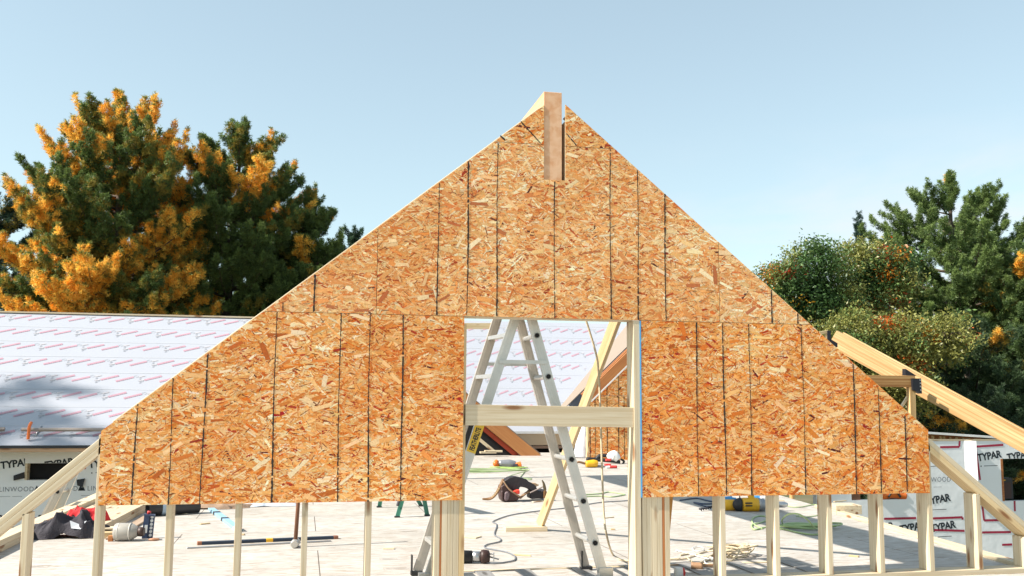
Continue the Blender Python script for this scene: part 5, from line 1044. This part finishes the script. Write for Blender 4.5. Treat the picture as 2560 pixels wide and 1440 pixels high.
def pine(name, label, base, H, R0, seed, yellow=.5, limbs=70, k=5, wd=.03, sub=5, hmin=.2, lean=(0, 0), green=None, group='pines beyond the houses', upk=.5, cs=1., dome=None, hs=.5, cand=1., dp=2.9, sc=1., per_w=8.5):
    """white pine: limbs carry flat plumes, every plume is a row of upright fluffy shoots, green at their tips"""
    R_ = np.random.default_rng(seed); B = np.array(base, float); t = thing(name, label, 'tree', base, group)
    dome = dome or (lambda e: max(0., 1-abs((e-hs)/(1.02-hs))**dp)**.55 if e > hs else .8+.2*e/hs)
    axis = lambda h: B+np.array([lean[0]*h, lean[1]*h, H*h])+np.array([.2*math.sin(h*4+seed), .2*math.sin(h*5+2*seed), 0])
    tr_ = MB(); tq = np.linspace(0, .96, 12); tr_.tube([axis(q) for q in tq], [max(.03, R0*.06*(1-q)**.8+.03) for q in tq], 8)
    cent = []; dirs = []; col = []
    G1 = np.array(green if green is not None else (.07, .115, .036)); G2 = G1*np.array([2.1, 1.8, 1.55])
    Y1 = np.array((.95, .60, .11)); Y2 = np.array((.88, .45, .055)); OL = np.array((.30, .235, .045))
    def plume(c, sdv, sl, yv, top=1.):
        isy = yv < yellow; near = abs(yv-yellow) < .13; side = unit(np.cross(sdv, [0, 0, 1.])); m = max(4, int(sl*13*cand))
        tr_.tube([c, c+sdv*sl*.8+np.array([0, 0, .08*sl])], [.016, .006], 3, cap=False)
        for q in range(m):
            g_ = (q+R_.random())/m; wv = (.34*sl*(1-abs(g_-.35)**1.2)*R_.uniform(-1, 1))*min(1, .75/sl+.3)
            o = c+sdv*sl*g_+side*wv+np.array([0, 0, .16*sl*g_*g_-.12*abs(wv)+R_.normal()*.05])
            hh = cs*R_.uniform(.2, .42)*(1.15 if g_ > .8 else .9); r0 = cs*R_.uniform(.085, .14); n = int(26*hh/.3)
            ax = unit(np.array([0, 0, 1.])+sdv*R_.uniform(.0, .7)+R_.normal(size=3)*.18)
            z = R_.random(n)**.85; rad = r0*(1-z**1.5)*np.sqrt(R_.random(n))+.012; a = R_.uniform(0, 2*PI, n); e1 = unit(np.cross(ax, [1, .3, .2])); e2 = np.cross(ax, e1)
            off = np.cos(a)[:, None]*e1+np.sin(a)[:, None]*e2; P = o+ax*(z*hh)[:, None]+off*rad[:, None]
            cent.append(P); dirs.append(unit(off*.8+ax*.75))
            bc = (Y1 if R_.random() < .6 else Y2) if isy and not (near and R_.random() < .4) else (OL if near and R_.random() < .7 else G1+(G2-G1)*R_.random()**1.3)
            cc = np.tile(bc, (n, 1)); tp_ = z > (.84 if isy else .6); cc[tp_] = (G2*.8+OL*.4) if isy else G2
            col.append(cc*R_.uniform(.85, 1.15))
    for i in range(limbs):
        nw_ = max(6, int(limbs/per_w)); wi = int(i/limbs*nw_); e = hmin+(1-hmin)*((wi+.5)/nw_)**.92+R_.uniform(-.012, .012)*(1 if i % 4 else 2.5); e = min(e, .985); a = i*2.39996+R_.uniform(-.5, .5)
        Ln = max(.4*sc, R0*dome(e)*R_.uniform(.74, 1.05)); out = np.array([math.cos(a), math.sin(a), 0.])
        rise = Ln*min(.9, (.05+upk*max(0, e-.25)*1.6))*R_.uniform(.7, 1.2); p0 = axis(max(.08, e-.03-rise/H)); n = 7; q = np.linspace(0, 1, n)[:, None]
        pts = p0+out*Ln*.86*q+np.array([0, 0, 1.])*(rise*q**1.5-.07*Ln*np.sin(q*PI)*(1-e))+np.array([R_.normal()*.1, R_.normal()*.1, 0])*q*Ln*.4
        tr_.tube(pts, list(np.linspace(max(.02, .026*Ln**.8), .01, n)), 4, cap=False)
        dirl = unit(pts[-1]-pts[-2]); side = np.array([-out[1], out[0], 0]); ly = vnoise(pts[-1][None], .5, seed)[0]*.3+.5+R_.normal()*.19
        npl = max(2, int(sub*(.35+.65*Ln/R0)+R_.random()))
        for j in range(npl):
            if j == 0: f, sd = .97, dirl
            else:
                f = .35+.6*(j-.5+R_.uniform(-.3, .3))/(npl-1); sd = unit(dirl*R_.uniform(.55, 1.)+side*(-1 if j % 2 else 1)*R_.uniform(.5, 1.)+np.array([0, 0, R_.uniform(0., .3)]))
            ip = min(f*(n-1), n-1.001); ii = int(ip); c = pts[ii]+(pts[ii+1]-pts[ii])*(ip-ii)
            sl = (.5+.24*Ln*(1.25-f*.5))*R_.uniform(.75, 1.2); sl = min(sl, 1.9) if e < .9 else min(sl, .8)
            sl *= sc; plume(c-sd*sl*.25, sd, sl, ly+R_.normal()*.09)
    for q in np.linspace(.9, .985, 5):
        for j in range(3): plume(axis(q), unit(np.array([R_.normal()*.6, R_.normal()*.6, 1.])), .5, .5+R_.normal()*.2)
    cent = np.concatenate(cent); dirs = np.concatenate(dirs); col = np.concatenate(col)
    v, c = tris(cent, dirs, col, k, .08*cs, .15*cs, wd*cs, R_)
    kz = H/(np.quantile(v[:, 2], .9997)-B[2]); v[:, 2] = B[2]+(v[:, 2]-B[2])*kz; tr_.v = [(a_, b_, B[2]+(c_-B[2])*kz) for a_, b_, c_ in tr_.v]
    nf = len(c); me = np_mesh('crown', v, np.full(nf, 3), np.arange(nf*3), [NEED], c)
    tr_.build('trunk', BARK, t); link(bpy.data.objects.new('crown', me), t)
    return t
def broadleaf(name, label, base, H, crowns, seed, n, pal, hot, leaf=(.10, .17), group=None, hotn=9, trunk=.12, hotr=.45):
    """leafy tree: limbs to a handful of crown masses, each a loose shell of leaf sprays"""
    R_ = np.random.default_rng(seed); B = np.array(base, float); t = thing(name, label, 'tree', base, group); tr_ = MB()
    V_ = []; Cc = []; pal = np.array(pal); hot = np.array(hot)
    fork = B+np.array([0, 0, H*.3]); tr_.tube([B, fork], [trunk, trunk*.8], 8)
    spr = []; 
    for (cx, cy, cz, rx, ry, rz) in crowns:
        c0 = np.array([cx, cy, cz]); 
        tr_.tube(smooth_pts([fork, fork*.5+c0*.5+np.array([R_.normal()*.3, 0, -.2]), c0], 4), list(np.linspace(trunk*.6, .03, 9)), 6)
        for q in range(14):
            d = unit(R_.normal(size=3)); d[2] = abs(d[2])*.9-.15; e = c0+d*np.array([rx, ry, rz])*R_.uniform(.6, .95); tr_.tube(smooth_pts([c0-np.array([0, 0, rz*.5]), (c0+e)*.5+R_.normal(size=3)*.1, e], 3), list(np.linspace(.03, .008, 7)), 4, cap=False)
        ns = int(n*rx*ry*rz/sum(a[3]*a[4]*a[5] for a in crowns)/26)
        for q in range(ns):
            d = unit(R_.normal(size=3)); r_ = R_.uniform(.25, 1.)**.45; lump = 1+.22*math.sin(d[0]*5+seed)+.18*math.sin(d[2]*6+d[1]*4); spr.append(c0+d*np.array([rx, ry, rz])*r_*lump)
    spr = np.array(spr); nz = vnoise(spr, 1.1, seed)
    hotc = spr[R_.choice(len(spr), hotn, replace=False)]; hd = np.min(np.linalg.norm(spr[:, None]-hotc[None], axis=2), 1); hk = np.argmin(np.linalg.norm(spr[:, None]-hotc[None], axis=2), 1)
    k = 26; C = np.repeat(spr, k, 0); m = len(C); pos = C+R_.normal(size=(m, 3))*np.array([.2, .2, .14])
    nrm = unit(np.array([0, 0, .7])+R_.normal(size=(m, 3))*.75); ax = unit(np.cross(nrm, R_.normal(size=(m, 3)))); bx_ = np.cross(nrm, ax)
    L_ = R_.uniform(*leaf, (m, 1)); W_ = L_*R_.uniform(.32, .5, (m, 1))
    v = np.stack([pos-ax*L_*.5, pos-ax*L_*.1+bx_*W_*.5-nrm*L_*.04, pos+ax*L_*.5-nrm*L_*.1, pos-ax*L_*.1-bx_*W_*.5-nrm*L_*.04], 1).reshape(-1, 3)
    pi = np.clip(((nz+.5)*len(pal)+R_.normal(size=len(spr))*.8).astype(int), 0, len(pal)-1); pc = np.repeat(pal[pi], k, 0)
    hm = np.repeat(hd < hotr*(.7+.5*R_.random(len(spr))), k); hc = hot[np.repeat(hk % len(hot), k)]; pc = np.where((hm & (R_.random(m) < .85))[:, None], hc, pc); pc = pc*R_.uniform(.7, 1.3, (m, 1))
    me = np_mesh('crown', v, np.full(m, 4), np.arange(m*4), [LEAF], pc)
    tr_.build('trunk', BARK, t); link(bpy.data.objects.new('crown', me), t); return t
def at(px, Y): return float(atY(px, 900, Y)[0])
def zt_(px, py, Y): return float(atY(px, py, Y)[2])
# left: the big golden pine, its neighbours
def P(name, label, px, pytop, Y, hwpx, seed, **kw):
    x = at(px, Y); H = zt_(px, pytop, Y)-GZ; R0 = abs(at(px+hwpx, Y)-x); return pine(name, label, (x, Y, GZ), H, R0, seed, **kw)
R_PINES = 'pines beyond the right wall'; DK = (.026, .052, .028)
P('pine_tree', 'tallest pine at left, golden yellow all over with green tips', 262, 226, 34, 290, 11, yellow=.58, limbs=122, hmin=.28, sub=7)
P('pine_tree', 'dark green pine with yellow tufts right of the golden pine', 575, 304, 36, 235, 22, yellow=.31, limbs=108, hmin=.26, sub=6)
P('pine_tree', 'smaller olive green pine leaning right beside the gable edge', 775, 462, 35, 115, 33, yellow=.34, limbs=66, hmin=.25)
P('pine_tree', 'low dark pine just behind the left slope of the gable', 885, 570, 40, 90, 44, yellow=.04, limbs=44, hmin=.2, green=(.025, .055, .032))
P('pine_tree', 'dark blue green pine cut by the left picture edge', -70, 430, 40, 200, 55, yellow=.16, limbs=50, hmin=.25, green=(.02, .05, .035))
P('pine_tree', 'shaded pine deep behind the golden pine and its neighbour', 440, 560, 43, 200, 66, yellow=.04, limbs=46, hmin=.26, green=DK, k=4)
P('pine_tree', 'shaded low pine behind the olive green pine', 700, 620, 43, 190, 67, yellow=.02, limbs=46, hmin=.22, green=DK, k=4)
P('pine_tree', 'broad green pine at right with open limbs and bright top', 2408, 433, 34, 255, 77, yellow=.06, limbs=104, hmin=.3, green=(.085, .14, .048), group=R_PINES, upk=.5, hs=.42, dp=2.3, per_w=7)
P('pine_tree', 'pine at the right picture edge with drooping dark lower limbs', 2580, 610, 31, 170, 88, yellow=.08, limbs=60, hmin=.18, green=(.065, .115, .045), group=R_PINES)
P('pine_tree', 'dark low pine filling the gap below the broad green pine', 2420, 780, 29, 210, 89, yellow=.06, limbs=60, hmin=.1, green=(.04, .075, .036), group=R_PINES)
P('pine_tree', 'deep green pine behind the yellow laminated timbers', 2230, 790, 33, 190, 92, yellow=.03, limbs=50, hmin=.12, green=DK, group=R_PINES, k=4)
P('pine_tree', 'dark pine between the laminated timbers and the wrapped wall', 2330, 930, 27, 210, 93, yellow=.03, limbs=54, hmin=.06, green=DK, group=R_PINES, k=4)
P('pine_tree', 'dark pine behind the far wall opening at right', 2545, 940, 30, 190, 94, yellow=.05, limbs=50, hmin=.06, green=DK, group=R_PINES, k=4)
spx = at(2159, 60); pine('spruce_tree', 'slender dark spruce tip standing alone above the leafy trees', (spx, 60, GZ), zt_(2159, 527, 60)-GZ, 1.25, 99, yellow=-1, limbs=300, dome=lambda e: (1-e)**.8*.9, hmin=.3, sub=3, green=(.03, .065, .055), upk=-.05, cs=.7, group=None, sc=.45)
GP = [(.06, .12, .035), (.09, .165, .05), (.12, .2, .06), (.17, .22, .065), (.26, .26, .07)]
def cw(px, py, Y, rpx, rpy, ry=1.1):
    c = atY(px, py, Y); r = abs(at(px+rpx, Y)-at(px, Y)); rz = abs(zt_(px, py-rpy, Y)-c[2]); return (float(c[0]), float(Y), float(c[2]), r, ry, rz)
Yb = 26
broadleaf('leafy_tree', 'leafy green tree with red and orange leaf clusters just right of the gable slope', (at(2030, Yb), Yb, GZ), 9, [cw(1985, 740, Yb, 70, 75), cw(2040, 660, Yb, 62, 60), cw(2060, 760, Yb, 80, 70), cw(1950, 700, Yb, 40, 45)], 5, 26000, GP, [(.6, .06, .02), (.62, .22, .02), (.55, .3, .03)], group='leafy trees right of the gable', hotn=12, hotr=.3)
broadleaf('leafy_tree', 'taller leafy tree with orange crown below the slender spruce tip', (at(2170, Yb+1), Yb+1, GZ), 9.5, [cw(2160, 660, Yb+1, 75, 62), cw(2190, 720, Yb+1, 80, 70), cw(2230, 690, Yb+1, 60, 70), cw(2140, 760, Yb+1, 70, 50)], 6, 26000, GP, [(.6, .2, .02), (.55, .09, .02), (.5, .3, .04)], group='leafy trees right of the gable', hotn=14, hotr=.36)
broadleaf('leafy_tree', 'low spreading leafy tree with orange spots behind the laminated timbers', (at(2200, Yb-2), Yb-2, GZ), 6, [cw(2130, 840, Yb-2, 90, 62), cw(2240, 850, Yb-2, 100, 70), cw(2350, 850, Yb-2, 80, 60), cw(2200, 930, Yb-2, 110, 70), cw(2260, 960, Yb-2, 80, 80)], 7, 36000, GP, [(.62, .24, .02), (.6, .12, .02)], group='leafy trees right of the gable', hotn=11, hotr=.32)
# tall tree just outside the picture at left, its shade falls on the left end of the wrapped house's roof
pine('pine_tree', 'tall pine outside the left picture edge shading the house roof', SHADE_TREE, 25.3, 4.6, 123, yellow=.3, limbs=70, hmin=.45)

# a low far-off wood closing the horizon behind everything
R_ = np.random.default_rng(404); nW = 5200
cx = R_.uniform(-110, 190, nW); cy = 88+R_.normal(size=nW)*5+.06*np.abs(cx-30); topz = 3.0+1.6*np.sin(cx*.21)+1.1*np.sin(cx*.57+1)+.8*np.sin(cx*1.3); cz = GZ+(topz-GZ)*R_.random(nW)**.7
cW = np.stack([cx, cy, cz], 1); pal = np.array([[.05, .09, .03], [.07, .11, .035], [.1, .12, .035], [.22, .13, .03], [.035, .07, .03]])
v, c = tris(cW, np.tile([0, -.3, .8], (nW, 1)), pal[np.clip(((vnoise(cW, .25, 9)+.5)*5+R_.normal(size=nW)*.6).astype(int), 0, 4)], 16, .5, 1.1, .35, R_, .9, .5)
woods = link(bpy.data.objects.new('distant_woods', np_mesh('distant_woods', v, np.full(len(c), 3), np.arange(len(c)*3), [NEED], c))); tag(woods, 'low distant wood along the horizon behind the houses', 'woods', None, 'stuff')
